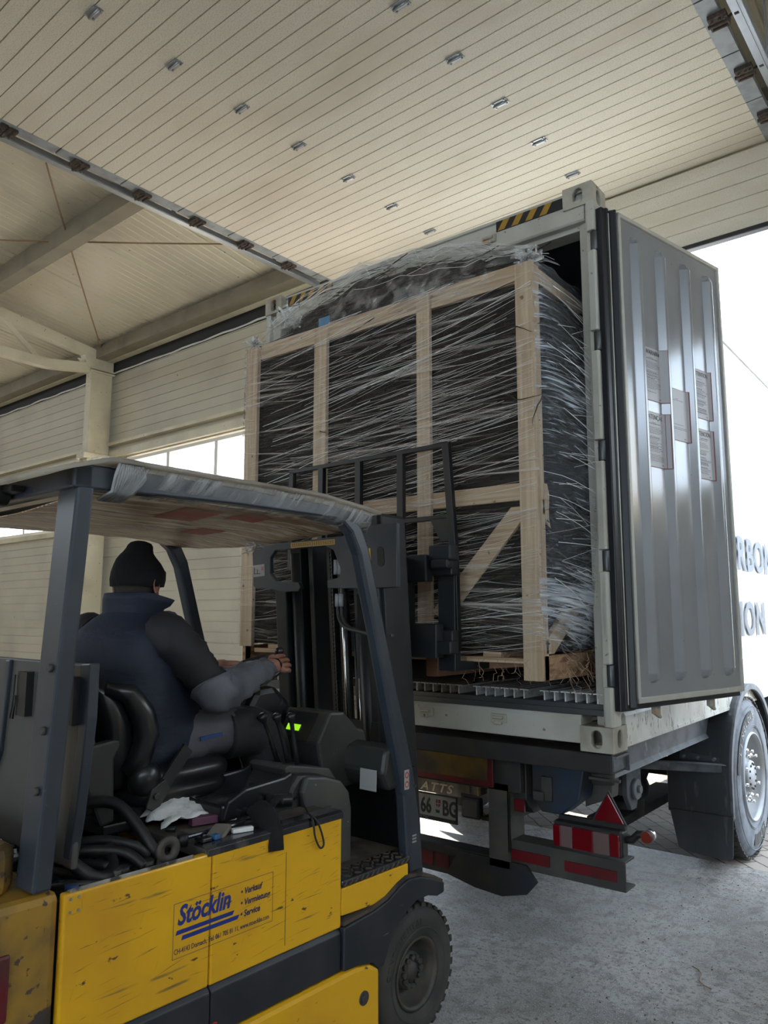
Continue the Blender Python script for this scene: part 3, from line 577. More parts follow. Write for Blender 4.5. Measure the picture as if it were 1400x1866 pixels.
text_mesh('side_lettering', 'ION', 0.345, 'print_side', ct, (0.001, 2.46, 1.50), (0, 1, 0), (0, 0, 1), sx=1.16, spacing=1.12, bold=0.010)
# door leaf, swung wide open on the right post: its inner face is seen
HA = R(77); H0 = Vector((0.06, 0.03, 0)); DD = Vector((math.cos(HA), math.sin(HA), 0)); DN = Vector((math.sin(HA), -math.cos(HA), 0))
def dxf(mb): mb.v = [H0 + DD * q.x + DN * q.y + Vector((0, 0, q.z)) for q in mb.v]; return mb
DW, DZ0, DZ1 = 1.108, 1.225, 3.705
dr = build('container_door', dxf(MB().box((0.0, -0.075, DZ0 + 0.01), (DW - 0.005, -0.012, DZ1 - 0.01))), 'cont_white', ct, bev=0.004)
fr = MB().box((0.085, -0.02, DZ0), (DW, 0.012, DZ0 + 0.028)).box((0.085, -0.02, DZ1 - 0.022), (DW, 0.012, DZ1)).box((0.085, -0.02, DZ0), (0.108, 0.012, DZ1)).box((DW - 0.022, -0.02, DZ0), (DW, 0.012, DZ1))
build('door_rim', dxf(fr), 'door_rim', dr, bev=0.004)
build('inner_panel', dxf(MB().box((0.10, -0.02, DZ0 + 0.02), (DW - 0.01, 0.0, DZ1 - 0.02))), 'door_inner', dr)
build('door_gasket', dxf(MB().box((-0.035, -0.07, DZ0 - 0.03), (0.082, -0.005, DZ1 - 0.005)).prism([(0.03, -0.02), (0.055, 0.022), (0.075, 0.0), (0.085, -0.02)], 2, DZ0 - 0.02, DZ1).box((0.08, -0.06, DZ0 - 0.028), (DW, -0.012, DZ0 + 0.002)).box((0.0, -0.09, DZ0 - 0.02), (0.02, 0.0, DZ1))), 'gasket', dr, bev=0.006)
build('gasket_bead', dxf(MB().box((0.012, -0.004, DZ0), (0.019, 0.001, DZ1 - 0.03))), 'door_rim', dr)
RIB = [(0.192, 0.278), (0.425, 0.513), (0.675, 0.765), (0.918, 1.008)]
for a, b in RIB:
    wdt = b - a; rings = []; za, zb = 1.315, 3.612; cc = (a + b) / 2
    stn = [(za, 0.05), (za + 0.006, 0.4), (za + 0.02, 0.75), (za + 0.045, 1), (zb - 0.045, 1), (zb - 0.02, 0.75), (zb - 0.006, 0.4), (zb, 0.05)]
    for z, k in stn:
        hh = 0.034 * min(1, k); hw = wdt / 2 * (0.35 + 0.65 * math.sqrt(min(1, k))) if k < 1 else wdt / 2
        rings.append([Vector((cc - hw, -0.001, z)), Vector((cc - hw * 0.93, 0.003 * k, z)), Vector((cc - hw * 0.30, hh * 0.95, z)), Vector((cc - hw * 0.18, hh, z)), Vector((cc + hw * 0.18, hh, z)), Vector((cc + hw * 0.30, hh * 0.95, z)), Vector((cc + hw * 0.93, 0.003 * k, z)), Vector((cc + hw, -0.001, z))])
    build('pressed_rib', dxf(MB().loft(rings, False, True)), 'door_inner', dr, bev=0)
# warning sheets stuck over the ribs' edges
def prof_n(s):
    for a, b in RIB:
        if a <= s <= b:
            hw = (b - a) / 2; c_ = (a + b) / 2; u = abs(s - c_) / hw
            return 0.034 if u < 0.18 else (0.0335 if u < 0.30 else 0.031 * (0.93 - u) / 0.63 + 0.003 if u < 0.93 else 0.003)
    return 0.0
SHEETS = [('WARNING', 0.280, 0.458, 2.746, 3.038), ('ATENÇÃO', 0.281, 0.455, 2.394, 2.688), ('注意', 0.517, 0.688, 2.568, 2.857), ('ATTENTION', 0.760, 0.933, 2.731, 3.018), ('ATENCIÓN', 0.763, 0.931, 2.387, 2.673)]
labs = {'WARNING': 'upper left warning sheet', 'ATENÇÃO': 'lower left warning sheet', '注意': 'middle warning sheet with two faint marks', 'ATTENTION': 'upper right warning sheet', 'ATENCIÓN': 'lower right warning sheet'}
for ttl, s0, s1, z0, z1 in SHEETS:
    def sheet(s0, s1, z0, z1, off):
        st = [s0]; k = 10
        st = [s0 + (s1 - s0) * i / k for i in range(k + 1)]
        m = MB(); m.loft([[Vector((s, prof_n(s) + off, z)) for s in st] for z in (z0, z1)], False, False, False); return m
    bsh = build('warning_label', dxf(sheet(s0, s1, z0, z1, 0.0012)), 'label_red', dr, label=labs[ttl])
    build('label_paper', dxf(sheet(s0 + 0.003, s1 - 0.004, z0 + 0.004, z1 - 0.003, 0.0020)), 'label_grey', bsh)
    tx = H0 + DD * (s0 + 0.008) + DN * 0.0030
    wd = s1 - s0 - 0.035
    if ttl != '注意':
        text_mesh('label_title', ttl, 0.036, 'print_dark', bsh, (tx.x, tx.y, z1 - 0.040), DD, (0, 0, 1), fit=wd * 1.04, ext=0.0002)
    lines = MB(); z = z1 - 0.058; rr = random.Random(len(ttl))
    while z > z0 + 0.03:
        if ttl == '注意' and rr.random() < 0.5: z -= 0.018; continue
        hh = 0.0042 if rr.random() < 0.25 else 0.0024
        a = s0 + 0.01 + (0.03 if abs(z - z1 + 0.058) < 1e-6 else 0); e = a + wd * rr.uniform(0.55, 0.98) - (0.05 if a > s0 + 0.02 else 0); x = a
        while x < e:
            wl_ = rr.uniform(0.006, 0.018); lines.add([(x, 0.0030, z), (min(x + wl_, e), 0.0030, z), (min(x + wl_, e), 0.0030, z + hh), (x, 0.0030, z + hh)], [(0, 1, 2, 3)]); x += wl_ + 0.003
        z -= 0.0078 if rr.random() < 0.84 else 0.018
    lines.add([(s1 - 0.055, 0.003, z0 + 0.014), (s1 - 0.04, 0.003, z0 + 0.014), (s1 - 0.04, 0.003, z0 + 0.018), (s1 - 0.055, 0.003, z0 + 0.018)], [(0, 1, 2, 3)])
    build('small_print', dxf(lines), 'print_grey', bsh)
for s, z in ((0.33, DZ0 - 0.02), (0.86, DZ0 - 0.02)):
    m = MB().box((s - 0.02, -0.07, z - 0.05), (s + 0.02, -0.04, z + 0.01)).prism([(s - 0.018, z - 0.05), (s + 0.03, z - 0.075), (s + 0.04, z - 0.068), (s + 0.018, z - 0.04)], 1, -0.065, -0.045)
    m2 = MB(); m2.f = m.f; m2.sm = m.sm; m2.v = m.v; build('lock_cam', dxf(m2), 'casting', dr, bev=0.004)
for s in (0.33, 0.86):
    m = MB().cyl((s, -0.095, DZ0 + 0.02), (s, -0.095, DZ1 - 0.02), 0.017, 10); build('lock_rod', dxf(m), 'galv', dr)

# ================================================================== TRAILER
tl = thing('container_trailer', 'dusty dark skeletal road trailer carrying the white container', 'trailer', (-1.219, 3.0, 0))
def T(name, mb, mat, parent=None, **k): return build(name, mb, mat, parent or tl, **k)
T('rear_crossbeam', MB().box((-2.42, 0.02, 0.90), (-0.02, 0.20, 0.992)), 'chassis', bev=0.006)
T('twistlock_box', MB().prism([(-0.16, 0.90), (-0.16, 0.985), (0.0, 0.985), (0.0, 0.975), (-0.012, 0.975), (-0.012, 0.915), (-0.06, 0.915), (-0.06, 0.90)], 1, 0.03, 0.19).box((-0.17, 0.19, 0.90), (0, 0.2, 0.985)), 'rail_dusty')
T('twistlock_handle', MB().cyl((-0.10, 0.11, 0.84), (-0.10, 0.11, 0.91), 0.055, 16).box((-0.14, 0.03, 0.868), (0.01, 0.05, 0.88)), 'chassis_grey')
T('side_rail', MB().prism([(-0.20, 0.84), (-0.20, 0.985), (-0.10, 0.985), (-0.10, 0.97), (-0.12, 0.96), (-0.12, 0.865), (-0.10, 0.84)], 1, 0.2, 12), 'rail_dusty')
T('side_rail', MB().prism([(-2.24, 0.84), (-2.24, 0.985), (-2.34, 0.985), (-2.34, 0.84)], 1, 0.2, 12), 'rail_dusty')
for x in (-0.78, -1.68): T('main_beam', MB().box((x - 0.07, 0.22, 0.88), (x + 0.07, 12, 0.90)).box((x - 0.01, 0.22, 0.55), (x + 0.01, 12, 0.88)).box((x - 0.07, 0.22, 0.53), (x + 0.07, 12, 0.55)), 'chassis')
for y in (1.3, 2.7, 4.2, 6, 8, 10): T('cross_member', MB().box((-2.24, y, 0.80), (-0.2, y + 0.1, 0.90)), 'chassis')
for a, b in ((-1.30, -0.667), (-2.40, -1.72)):
    rp = T('rear_marker_board', MB().box((a, 0.035, 0.755), (b, 0.05, 0.945)), 'reflect_red', bev=0.002)
    T('marker_panel', MB().box((a + 0.02, 0.030, 0.785), (b - 0.03, 0.036, 0.915)), 'reflect_yellow', rp)
    T('screw', MB().cyl((b - 0.012, 0.026, 0.925), (b - 0.012, 0.036, 0.925), 0.006, 8), 'chrome', rp)
T('rear_plate', MB().box((-2.42, 0.06, 0.74), (-0.52, 0.10, 0.91)), 'chassis', bev=0.004)
T('tow_box', MB().prism([(0.12, 0.90), (0.12, 0.70), (0.20, 0.62), (0.42, 0.62), (0.46, 0.70), (0.46, 0.90)], 0, -0.66, -0.52), 'chassis', bev=0.006)
T('tow_box_red', MB().box((-0.655, 0.112, 0.64), (-0.53, 0.125, 0.70)), 'reflect_red')
T('curved_bracket', MB().prism([(-0.52, 0.93), (-0.52, 0.72), (-0.47, 0.64), (-0.36, 0.64), (-0.26, 0.72), (-0.22, 0.93)], 1, 0.18, 0.34), 'chassis_blue', bev=0.008)
T('corner_gusset', MB().prism([(-0.30, 0.93), (-0.30, 0.66), (-0.16, 0.72), (-0.14, 0.93)], 1, 0.34, 0.44), 'chassis_grey', bev=0.006)
T('hook_bracket', MB().box((-0.46, 0.165, 0.70), (-0.40, 0.18, 0.82)).box((-0.50, 0.15, 0.70), (-0.44, 0.18, 0.745)), 'chassis_grey', bev=0.003)
for x in (-0.65, -1.79):
    T('bumper_post', MB().box((x - 0.062, 0.06, 0.36), (x + 0.062, 0.075, 0.78)).box((x + 0.048, 0.06, 0.44), (x + 0.062, 0.22, 0.78)), 'chassis_grey', bev=0.004)
T('underrun_bumper', MB().prism([(0.085, 0.37), (0.085, 0.505), (0.205, 0.505), (0.205, 0.495), (0.097, 0.495), (0.097, 0.38), (0.205, 0.38), (0.205, 0.37)], 0, -0.70, 0.0), 'chassis_grey', bev=0.002)
T('underrun_bumper', MB().prism([(0.09, 0.255), (0.09, 0.40), (0.20, 0.40), (0.20, 0.255)], 0, -2.42, -0.63), 'chassis', bev=0.004)
T('torn_flap', MB().prism([(-0.98, 0.27), (-0.80, 0.235), (-0.64, 0.225), (-0.50, 0.262), (-0.44, 0.33), (-0.50, 0.40), (-0.9, 0.40)], 1, 0.060, 0.074), 'chassis')
for k in range(11):
    x = -1.80 + k * 0.105
    T('reflector_tile', MB().box((x, 0.084, 0.285), (x + 0.088, 0.091, 0.355)), 'reflect_red')
T('reflector_strip', MB().box((-0.62, 0.076, 0.41), (-0.38, 0.086, 0.46)), 'reflect_red')
T('reflector_strip', MB().box((-0.30, 0.078, 0.41), (-0.04, 0.086, 0.458)), 'reflect_red')
def lamp(x0, x1, with_marker):
    tlp = T('tail_lamp', MB().box((x0, 0.05, 0.525), (x1, 0.13, 0.648)), 'black', bev=0.012)
    seg = [('lens_red', 0, .12), ('lens_white', .12, .30), ('lens_red', .30, .62), ('lens_white', .62, .86), ('lens_red', .86, 1)]
    for mt, a, b in seg: T('lamp_lens', MB().box((x0 + 0.008 + (x1 - x0 - 0.016) * a, 0.030, 0.535), (x0 + 0.008 + (x1 - x0 - 0.016) * b, 0.052, 0.632)), mt, tlp, bev=0.004)
    return tlp
lamp(-0.342, 0.004, True); lamp(-2.44, -2.095, False)
T('lamp_bracket', MB().box((-0.33, 0.09, 0.64), (0.005, 0.12, 0.668)), 'black', bev=0.004)
rt_ = T('reflector_triangle', MB().prism([(-0.160, 0.664), (0.016, 0.664), (-0.070, 0.815)], 1, 0.092, 0.10), 'black', bev=0.003)
T('red_face', MB().prism([(-0.147, 0.672), (0.004, 0.672), (-0.071, 0.802)], 1, 0.084, 0.093), 'lens_red', rt_, bev=0.003)
T('marker_arm', MB().tube([(-0.01, 0.11, 0.60), (0.03, 0.11, 0.605), (0.06, 0.11, 0.635), (0.10, 0.11, 0.64)], 0.018, 10), 'black')
mk = T('side_marker_lamp', MB().cyl((0.112, 0.075, 0.637), (0.112, 0.12, 0.637), 0.028, 18), 'lens_white')
T('marker_lens', MB().cyl((0.112, 0.062, 0.637), (0.112, 0.078, 0.637), 0.024, 18, 0.027), 'lens_red', mk)
# licence plate
lp = T('licence_plate', MB().box((-1.535, 0.215, 0.478), (-1.005, 0.225, 0.628)), 'black', bev=0.004)
T('plate_face', MB().box((-1.528, 0.208, 0.502), (-1.012, 0.216, 0.620)), 'plate_white', lp, bev=0.003)
for body, x, sx in (('BG 1266', -1.52, 0.92),): pass
text_mesh('plate_characters', '66', 0.115, 'black', lp, (-1.252, 0.2075, 0.521), (1, 0, 0), (0, 0, 1), sx=0.66, bold=0.003)
text_mesh('plate_characters', 'BG', 0.115, 'black', lp, (-1.102, 0.2075, 0.521), (1, 0, 0), (0, 0, 1), sx=0.70, bold=0.003)
shd = MB().prism([(-1.144, 0.600), (-1.144, 0.57), (-1.129, 0.555), (-1.114, 0.57), (-1.114, 0.600)], 1, 0.2065, 0.208)
T('plate_crest', shd, 'lens_red', lp); T('crest_cross', MB().box((-1.131, 0.2055, 0.557), (-1.127, 0.207, 0.600)).box((-1.144, 0.2055, 0.577), (-1.114, 0.207, 0.581)), 'plate_white', lp)
text_mesh('plate_characters', 'SRB', 0.025, 'black', lp, (-1.147, 0.2065, 0.527), (1, 0, 0), (0, 0, 1), sx=0.7)
text_mesh('frame_lettering', 'LOGISTIC', 0.022, 'plate_white', lp, (-1.33, 0.2135, 0.483), (1, 0, 0), (0, 0, 1), shear=0.2, sx=1.4)
sp = T('stainless_panel', MB().box((-1.30, 0.225, 0.628), (-0.985, 0.24, 0.735)), 'brushed')
T('stainless_panel', MB().box((-0.985, 0.225, 0.655), (-0.86, 0.30, 0.735)).box((-0.93, 0.22, 0.66), (-0.925, 0.23, 0.735)), 'brushed')
T('panel_lettering', MB(), 'brass') if False else text_mesh('panel_lettering', 'ATTS', 0.066, 'brass', tl, (-1.262, 0.222, 0.640), (1, 0, 0), (0, 0, 1), shear=0.3, sx=1.25, ext=0.002, bold=0.001, spacing=1.2)
T('number_plate_lamp', MB().box((-0.968, 0.20, 0.530), (-0.852, 0.25, 0.642)), 'black', bev=0.01)
T('lamp_glass', MB().box((-0.958, 0.194, 0.540), (-0.862, 0.201, 0.632)), 'chassis_grey', bev=0.004)
T('amber_reflector', MB().box((-0.862, 0.195, 0.66), (-0.852, 0.205, 0.72)), 'sticker_orange')
# suspension and fender
T('hanger_bracket', MB().prism([(1.15, 0.84), (1.15, 0.55), (1.22, 0.46), (1.30, 0.46), (1.38, 0.60), (1.42, 0.84)], 0, -0.42, -0.39).box((-0.60, 1.38, 0.5), (-0.40, 1.42, 0.84)), 'rail_dusty', bev=0.004)
T('pivot_bolt', MB().cyl((-0.39, 1.27, 0.58), (-0.365, 1.27, 0.58), 0.06, 20).cyl((-0.365, 1.27, 0.58), (-0.345, 1.27, 0.58), 0.025, 6), 'rim_silver')
T('fender_arm', MB().bar((-0.42, 1.36, 0.71), (-0.02, 1.80, 0.665), 0.03, 0.05).bar((-0.42, 1.36, 0.737), (-0.0, 1.80, 0.69), 0.06, 0.006), 'rail_dusty')
T('fender_plate', MB().bar((-0.27, 1.790, 0.725), (-0.02, 1.80, 0.700), 0.006, 0.055), 'mudguard')
for x in (-0.24, -0.15, -0.05): T('bolt', MB().cyl((x, 1.80, 0.72), (x, 1.765, 0.72), 0.011, 6), 'rail_dusty')
T('air_bellows', MB().lathe([(0, 0.12), (0.03, 0.15), (0.09, 0.155), (0.13, 0.14), (0.17, 0.155), (0.23, 0.15), (0.27, 0.12)], (-0.62, 1.72, 0.42), 2, 24), 'gasket')
T('bellows_base', MB().lathe([(0, 0.02), (0, 0.11), (0.10, 0.12), (0.10, 0.02)], (-0.62, 1.72, 0.31), 2, 20).box((-0.72, 1.3, 0.30), (-0.52, 2.6, 0.36)), 'chassis')
AX, AZ, AR = 2.42, 0.525, 0.535
def arc(cy, cz, r, a0, a1, n): return [(cy + r * math.cos(R(a0 + (a1 - a0) * i / n)), cz + r * math.sin(R(a0 + (a1 - a0) * i / n))) for i in range(n + 1)]
def truck_wheel(y, x0, s):
    """x0 outer face, s=-1: the tyre extends inward to x0-0.37"""
    W_ = 0.36; c = (x0, y, AZ); a = lambda q: s * -1 * 0 + q
    pr = [(-0.0, 0.300), (0.012 * 0 + 0.0, 0.315), (0.006, 0.34), (0.008, 0.40), (0.002, 0.46), (-0.012, 0.50), (-0.03, 0.525), (-0.05, 0.533), (-0.08, AR), (-W_ + 0.08, AR), (-W_ + 0.03, 0.525), (-W_, 0.46), (-W_, 0.31)]
    pr = [(q[0] * (1 if s < 0 else -1), q[1]) for q in pr]
    ty = T('tyre', MB().lathe(pr, c, 0, 64), ['tyre_side', 'tread'])
    for p in ty.data.polygons:
        cen = p.center; d = math.hypot(cen.y + 3.0 - y, cen.z - AZ)
        if d > 0.52: p.material_index = 1
    g = MB()
    for k in range(56):
        an = 2 * math.pi * k / 56; u = Vector((0, math.cos(an), math.sin(an))); t_ = Vector((0, -math.sin(an), math.cos(an))); C_ = Vector(c) + u * (AR + 0.001)
        for xx, w_ in ((0.045, 0.03), (0.115, 0.035), (0.19, 0.035), (0.265, 0.035), (0.32, 0.03)):
            off = t_ * (0.014 if int(xx * 100) % 2 else -0.008); X = Vector((s * xx, 0, 0)); h = 0.021
            q = [C_ + X + off + Vector((sx * w_, 0, 0)) + t_ * sy * h + u * su * 0.006 for su in (-1, 1) for sx, sy in ((-1, -1), (1, -1), (1, 1), (-1, 1))]
            g.add(q, [(3, 2, 1, 0), (4, 5, 6, 7), (0, 1, 5, 4), (1, 2, 6, 5), (2, 3, 7, 6), (3, 0, 4, 7)])
    T('tread_blocks', g, 'tread', ty)
    for rr in (0.335, 0.345, 0.475): T('sidewall_ring', MB().lathe([((0.008 if s < 0 else -0.008), rr), ((0.011 if s < 0 else -0.011), rr + 0.003), ((0.007 if s < 0 else -0.007), rr + 0.006)], c, 0, 48), 'tyre_side', ty)
    pr = [(-0.002, 0.302), (0.010, 0.296), (0.012, 0.288), (-0.02, 0.283), (-0.10, 0.262), (-0.12, 0.240), (-0.07, 0.205), (-0.055, 0.14), (-0.05, 0.115), (-0.02, 0.108), (-0.005, 0.10), (-0.005, 0.0)]
    rm = T('rim', MB().lathe([(q[0] * (1 if s < 0 else -1), q[1]) for q in pr], c, 0, 48), 'rim_silver')
    for k in range(10):
        an = 2 * math.pi * k / 10 + 0.2; p = Vector(c) + Vector((0, math.cos(an), math.sin(an))) * 0.167; e = Vector((-s, 0, 0))
        T('wheel_nut', MB().cyl(p - e * 0.065, p - e * 0.03, 0.018, 6).cyl(p - e * 0.032, p + e * 0.005, 0.011, 8), 'chrome', rm)
    for k in range(10):
        an = 2 * math.pi * (k + .5) / 10; p = Vector(c) + Vector((0, math.cos(an), math.sin(an))) * 0.222; e = Vector((-s, 0, 0))
        T('rim_hole', MB().cyl(p - e * 0.10, p - e * 0.088, 0.018, 12), 'black', rm)
    for k in range(12):
        an = 2 * math.pi * k / 12; p = Vector(c) + Vector((0, math.cos(an), math.sin(an))) * 0.085; e = Vector((-s, 0, 0))
        T('hub_bolt', MB().cyl(p - e * 0.006, p + e * 0.002, 0.009, 6), 'black', rm)
    return ty
ty1 = truck_wheel(AX, 0.03, -1)
def ring_text(body, c, r, size, a_mid, step, x, parent, name='tyre_lettering'):
    n = len(body)
    for i, ch in enumerate(body):
        if ch == ' ': continue
        an = R(a_mid + step * ((n - 1) / 2 - i)); u = Vector((0, math.cos(an), math.sin(an))); t_ = Vector((0, math.sin(an), -math.cos(an)))
        if step < 0: u = -u; t_ = -t_
        pos = Vector(c) + Vector((0, math.cos(an), math.sin(an))) * r; pos.x = x
        text_mesh(name, ch, size, 'rim_silver' if size > 0.05 else 'tyre', parent, pos - t_ * size * 0.33 - (u * size * 0.6 if step < 0 else Vector((0, 0, 0))), -t_ if False else t_, u, ext=0.0015, bold=0.001)
T('lettering_band', MB().lathe([(0.0385 - 0.03 + 0.001, 0.378), (0.0395 - 0.03 + 0.001, 0.45)], (0.03, AX, AZ), 0, 24, True, R(80), R(90)), 'tread', ty1)
T('lettering_band', MB().lathe([(0.0385 - 0.03 + 0.001, 0.378), (0.0395 - 0.03 + 0.001, 0.45)], (0.03, AX, AZ), 0, 24, True, R(44), R(255)), 'tread', ty1)
ring_text('LINGLONG', (0, AX, AZ), 0.385, 0.062, 118, 9.0, 0.0405, ty1)
ring_text('LTL', (0, AX, AZ), 0.388, 0.058, 290, -9.0, 0.0405, ty1)
for (y, x, s) in ((AX + 1.31, 0.03, -1), (AX, -WC - 0.03, 1), (AX + 1.31, -WC - 0.03, 1)):
    pr = [(0.0, 0.30), (0.008, 0.40), (-0.03, 0.525), (-0.08, AR), (-0.28, AR), (-0.36, 0.46), (-0.36, 0.31)]
    T('tyre', MB().lathe([(q[0] * (1 if s < 0 else -1), q[1]) for q in pr], (x, y, AZ), 0, 40), 'tyre')
    T('rim', MB().lathe([(q[0] * (1 if s < 0 else -1), q[1]) for q in [(0.0, 0.30), (-0.13, 0.24), (-0.06, 0.1), (0.03, 0.09), (0.03, 0.0)]], (x, y, AZ), 0, 32), 'rim_silver')
for y in (AX, AX + 1.31): T('axle', MB().cyl((-2.35, y, AZ), (-0.1, y, AZ), 0.07, 16), 'chassis')
def mudguard(cy, x0, x1):
    outer = arc(cy, AZ, 0.635, 8, 172, 30); inner = arc(cy, AZ, 0.615, 172, 8, 30)
    outer += [(cy - 0.64, 0.36)]; inner = [(cy - 0.62, 0.36)] + inner
    m = T('mudguard', MB().prism(outer + inner, 0, x0, x1), 'mudguard', bev=0.006)
    lip = arc(cy, AZ, 0.637, 8, 172, 30) + [(cy - 0.642, 0.36), (cy - 0.60, 0.36)] + arc(cy, AZ, 0.595, 172, 8, 30)
    T('mudguard_lip', MB().prism(lip, 0, x1 - 0.004, x1 + 0.014), 'rail_dusty', m, bev=0.004)
    return m
mg = mudguard(AX, -0.36, 0.035)
T('mud_flap', MB().prism([(-0.345, 0.38), (0.05, 0.38), (0.035, 0.13), (0.01, 0.11), (-0.26, 0.125), (-0.30, 0.15)], 1, AX - 0.655, AX - 0.645), 'mudguard', bev=0.003)
mudguard(AX + 1.31, -0.36, 0.035); mudguard(AX, -WC - 0.04, -WC + 0.33)

# ================================================================== CRATE held on the forks in front of the open container
cr = thing('wooden_crate', 'tall rough-sawn wooden crate frame wrapped in clear film, lifted on the forks', 'crate', (-1.24, 0.3, 1.33))
CX0, CX1, CY0, CY1, CZ0, CZ1 = -2.28, -0.20, -0.30, 0.92, 1.34, 3.375
def C(name, mb, mat, parent=None, **k): return build(name, mb, mat, parent or cr, bev=k.pop('bev', 0.003), **k)
for y, dy in ((CY0, 0.028), (CY1, -0.028)):
    ya, yb = min(y, y + dy), max(y, y + dy)
    for x0, x1 in ((CX0, CX0 + 0.11), (-1.665, -1.565), (-0.90, -0.815), (CX1 - 0.095, CX1)):
        z0 = CZ0 + 0.11 if x0 < -1 else (CZ0 + 0.09 if x0 < -0.5 else CZ0)
        C('post', MB().box((x0, ya, z0), (x1, yb, CZ1 - (0.0 if x0 in (CX0, CX1 - 0.095) else 0.005))), 'wood')
    C('top_rail', MB().box((CX0 + 0.11, ya + 0.028 * (1 if dy > 0 else -1), CZ1 - 0.085), (CX1 - 0.095, yb + 0.028 * (1 if dy > 0 else -1), CZ1 + 0.015)), 'wood_h')
    C('middle_rail', MB().box((CX0 + 0.11, ya + 0.028 * (1 if dy > 0 else -1), 2.19), (CX1 - 0.095, yb + 0.028 * (1 if dy > 0 else -1), 2.275)), 'wood_h')
    C('bottom_rail', MB().box((CX0 + 0.11, ya + 0.028 * (1 if dy > 0 else -1), CZ0 + 0.075), (CX1 - 0.095, yb + 0.028 * (1 if dy > 0 else -1), CZ0 + 0.10)), 'wood_h')
    C('brace', MB().bar((-0.83, y + dy * 1.6, 1.60), (-0.30, y + dy * 1.6, 2.14), 0.085, 0.024, (0, 1, 0)) if False else MB().prism([(-0.83, 1.66), (-0.745, 1.60), (-0.295, 2.10), (-0.295, 2.16), (-0.36, 2.16)], 1, ya + 0.03 * (1 if dy > 0 else -1), yb + 0.03 * (1 if dy > 0 else -1)), 'wood_h')
for x, dx in ((CX1, -0.028), (CX0, 0.028)):
    xa, xb = min(x, x + dx), max(x, x + dx)
    C('side_post', MB().box((xa - 0.022 * (1 if dx < 0 else -1), CY0 + 0.03, CZ0), (xb, CY0 + 0.075, CZ1 - 0.01)), 'wood')
    C('side_bottom_board', MB().box((xa, CY0 + 0.03, CZ0), (xb, CY1 - 0.03, CZ0 + 0.115)), 'wood_y')
    C('side_rail', MB().box((xa, CY0 + 0.07, CZ1 - 0.10), (xb, CY1 - 0.03, CZ1 - 0.02)), 'wood')
    C('side_rail', MB().box((xa, CY0 + 0.07, 2.19), (xb, CY1 - 0.03, 2.27)), 'wood')
    C('side_brace', MB().prism([(CY0 + 0.05, 2.12), (CY0 + 0.05, 2.19), (CY0 + 0.12, 2.19), (CY0 + 0.62, 1.74), (CY0 + 0.55, 1.70)], 0, xa, xb), 'wood')
    C('side_brace', MB().prism([(CY0 + 0.05, 1.46), (CY0 + 0.13, 1.46), (CY0 + 0.58, 1.76), (CY0 + 0.52, 1.82), (CY0 + 0.05, 1.52)], 0, xa, xb), 'wood')
for x in (-2.0, -1.62, -1.24, -0.86, -0.48): C('base_slat', MB().box((x - 0.05, CY0 + 0.03, CZ0 + 0.10), (x + 0.05, CY1 - 0.03, CZ0 + 0.125)), 'wood_h')
C('skid', MB().box((-0.84, CY0 - 0.01, CZ0 - 0.005), (-0.77, CY1, CZ0 + 0.10)), 'wood_red')
C('skid', MB().box((-1.70, CY0, CZ0 + 0.0), (-1.62, CY1, CZ0 + 0.10)), 'wood_red')
C('skid_board', MB().bar((-0.80, CY0 + 0.03, CZ0 + 0.05), (-0.32, CY0 + 0.35, CZ0 + 0.09), 0.02, 0.07), 'wood_red')
C('blue_tape', MB().box((-1.66, CY0 + 0.03, 3.38), (-1.57, CY0 + 0.036, 3.445)), 'tape_blue')
# the load: bundled dark vines, bulging out of the frame
ld = thing('vine_bundle', 'dark mass of bundled twigs packed inside the film-wrapped crate', 'bundle', (-1.24, 0.3, 1.47))
def bulge(u, v):      # how far the load swells past its frame, 0..1 both
    return max(0.0, 4 * u * (1 - u)) ** 0.5 * max(0.0, 4 * v * (1 - v)) ** 0.5
def hull(inset, amp, top, nx=36, ny=16, nz=30, jag=0.02, seed=0.0, xr=0.0):
    """closed lumpy hull around the load; top(x, y) -> height of its crown"""
    rings = []
    def perim(z, v):
        pts = []
        x0, x1, y0, y1 = CX0 + inset, CX1 - inset, CY0 + inset, CY1 - inset
        P = [(x0 + (x1 - x0) * i / nx, y0, 0, -1, i / nx) for i in range(nx)] + [(x1, y0 + (y1 - y0) * i / ny, 1, 0, i / ny) for i in range(ny)] + \
            [(x1 - (x1 - x0) * i / nx, y1, 0, 1, i / nx) for i in range(nx)] + [(x0, y1 - (y1 - y0) * i / ny, -1, 0, i / ny) for i in range(ny)]
        for x, y, ex, ey, u in P:
            g = noise.noise(Vector((x * 3 + seed, y * 3, z * 4))) * jag + noise.noise(Vector((x * 9 + seed, y * 9, z * 14))) * jag * 0.6
            a = amp * bulge(u, v) * (1.0 if ex else 0.12) + g * (1.0 if ex else 0.5)
            pts.append((x + ex * a + (xr if ex > 0 else 0) * bulge(u, v), y + ey * a))
        return pts
    for j in range(nz + 1):
        v = j / nz; z = CZ0 + 0.13 + (3.34 - CZ0 - 0.13) * v
        rings.append([Vector((a, b, z)) for a, b in perim(z, min(v, 0.97))])
    base_ = perim(3.34, 0.97); cx = (CX0 + CX1) / 2; cy = (CY0 + CY1) / 2
    for k in (0.03, 0.08, 0.16, 0.28, 0.42, 0.58, 0.75, 0.92):
        rg = []
        for a, b in base_:
            x, y = a + (cx - a) * k, b + (cy - b) * k
            rg.append(Vector((x, y, top(x, y, k))))
        rings.append(rg)
    return MB().loft(rings, True, True)
def crown(x, y, k):
    u = (x - CX0) / (CX1 - CX0); h = 0.12 + 0.29 * math.sin(math.pi * min(1, max(0, u * 0.88 + 0.10)))
    return 3.34 + h * min(1, k * 3.4) ** 0.7 + 0.04 * noise.noise(Vector((x * 6, y * 6, 1)))
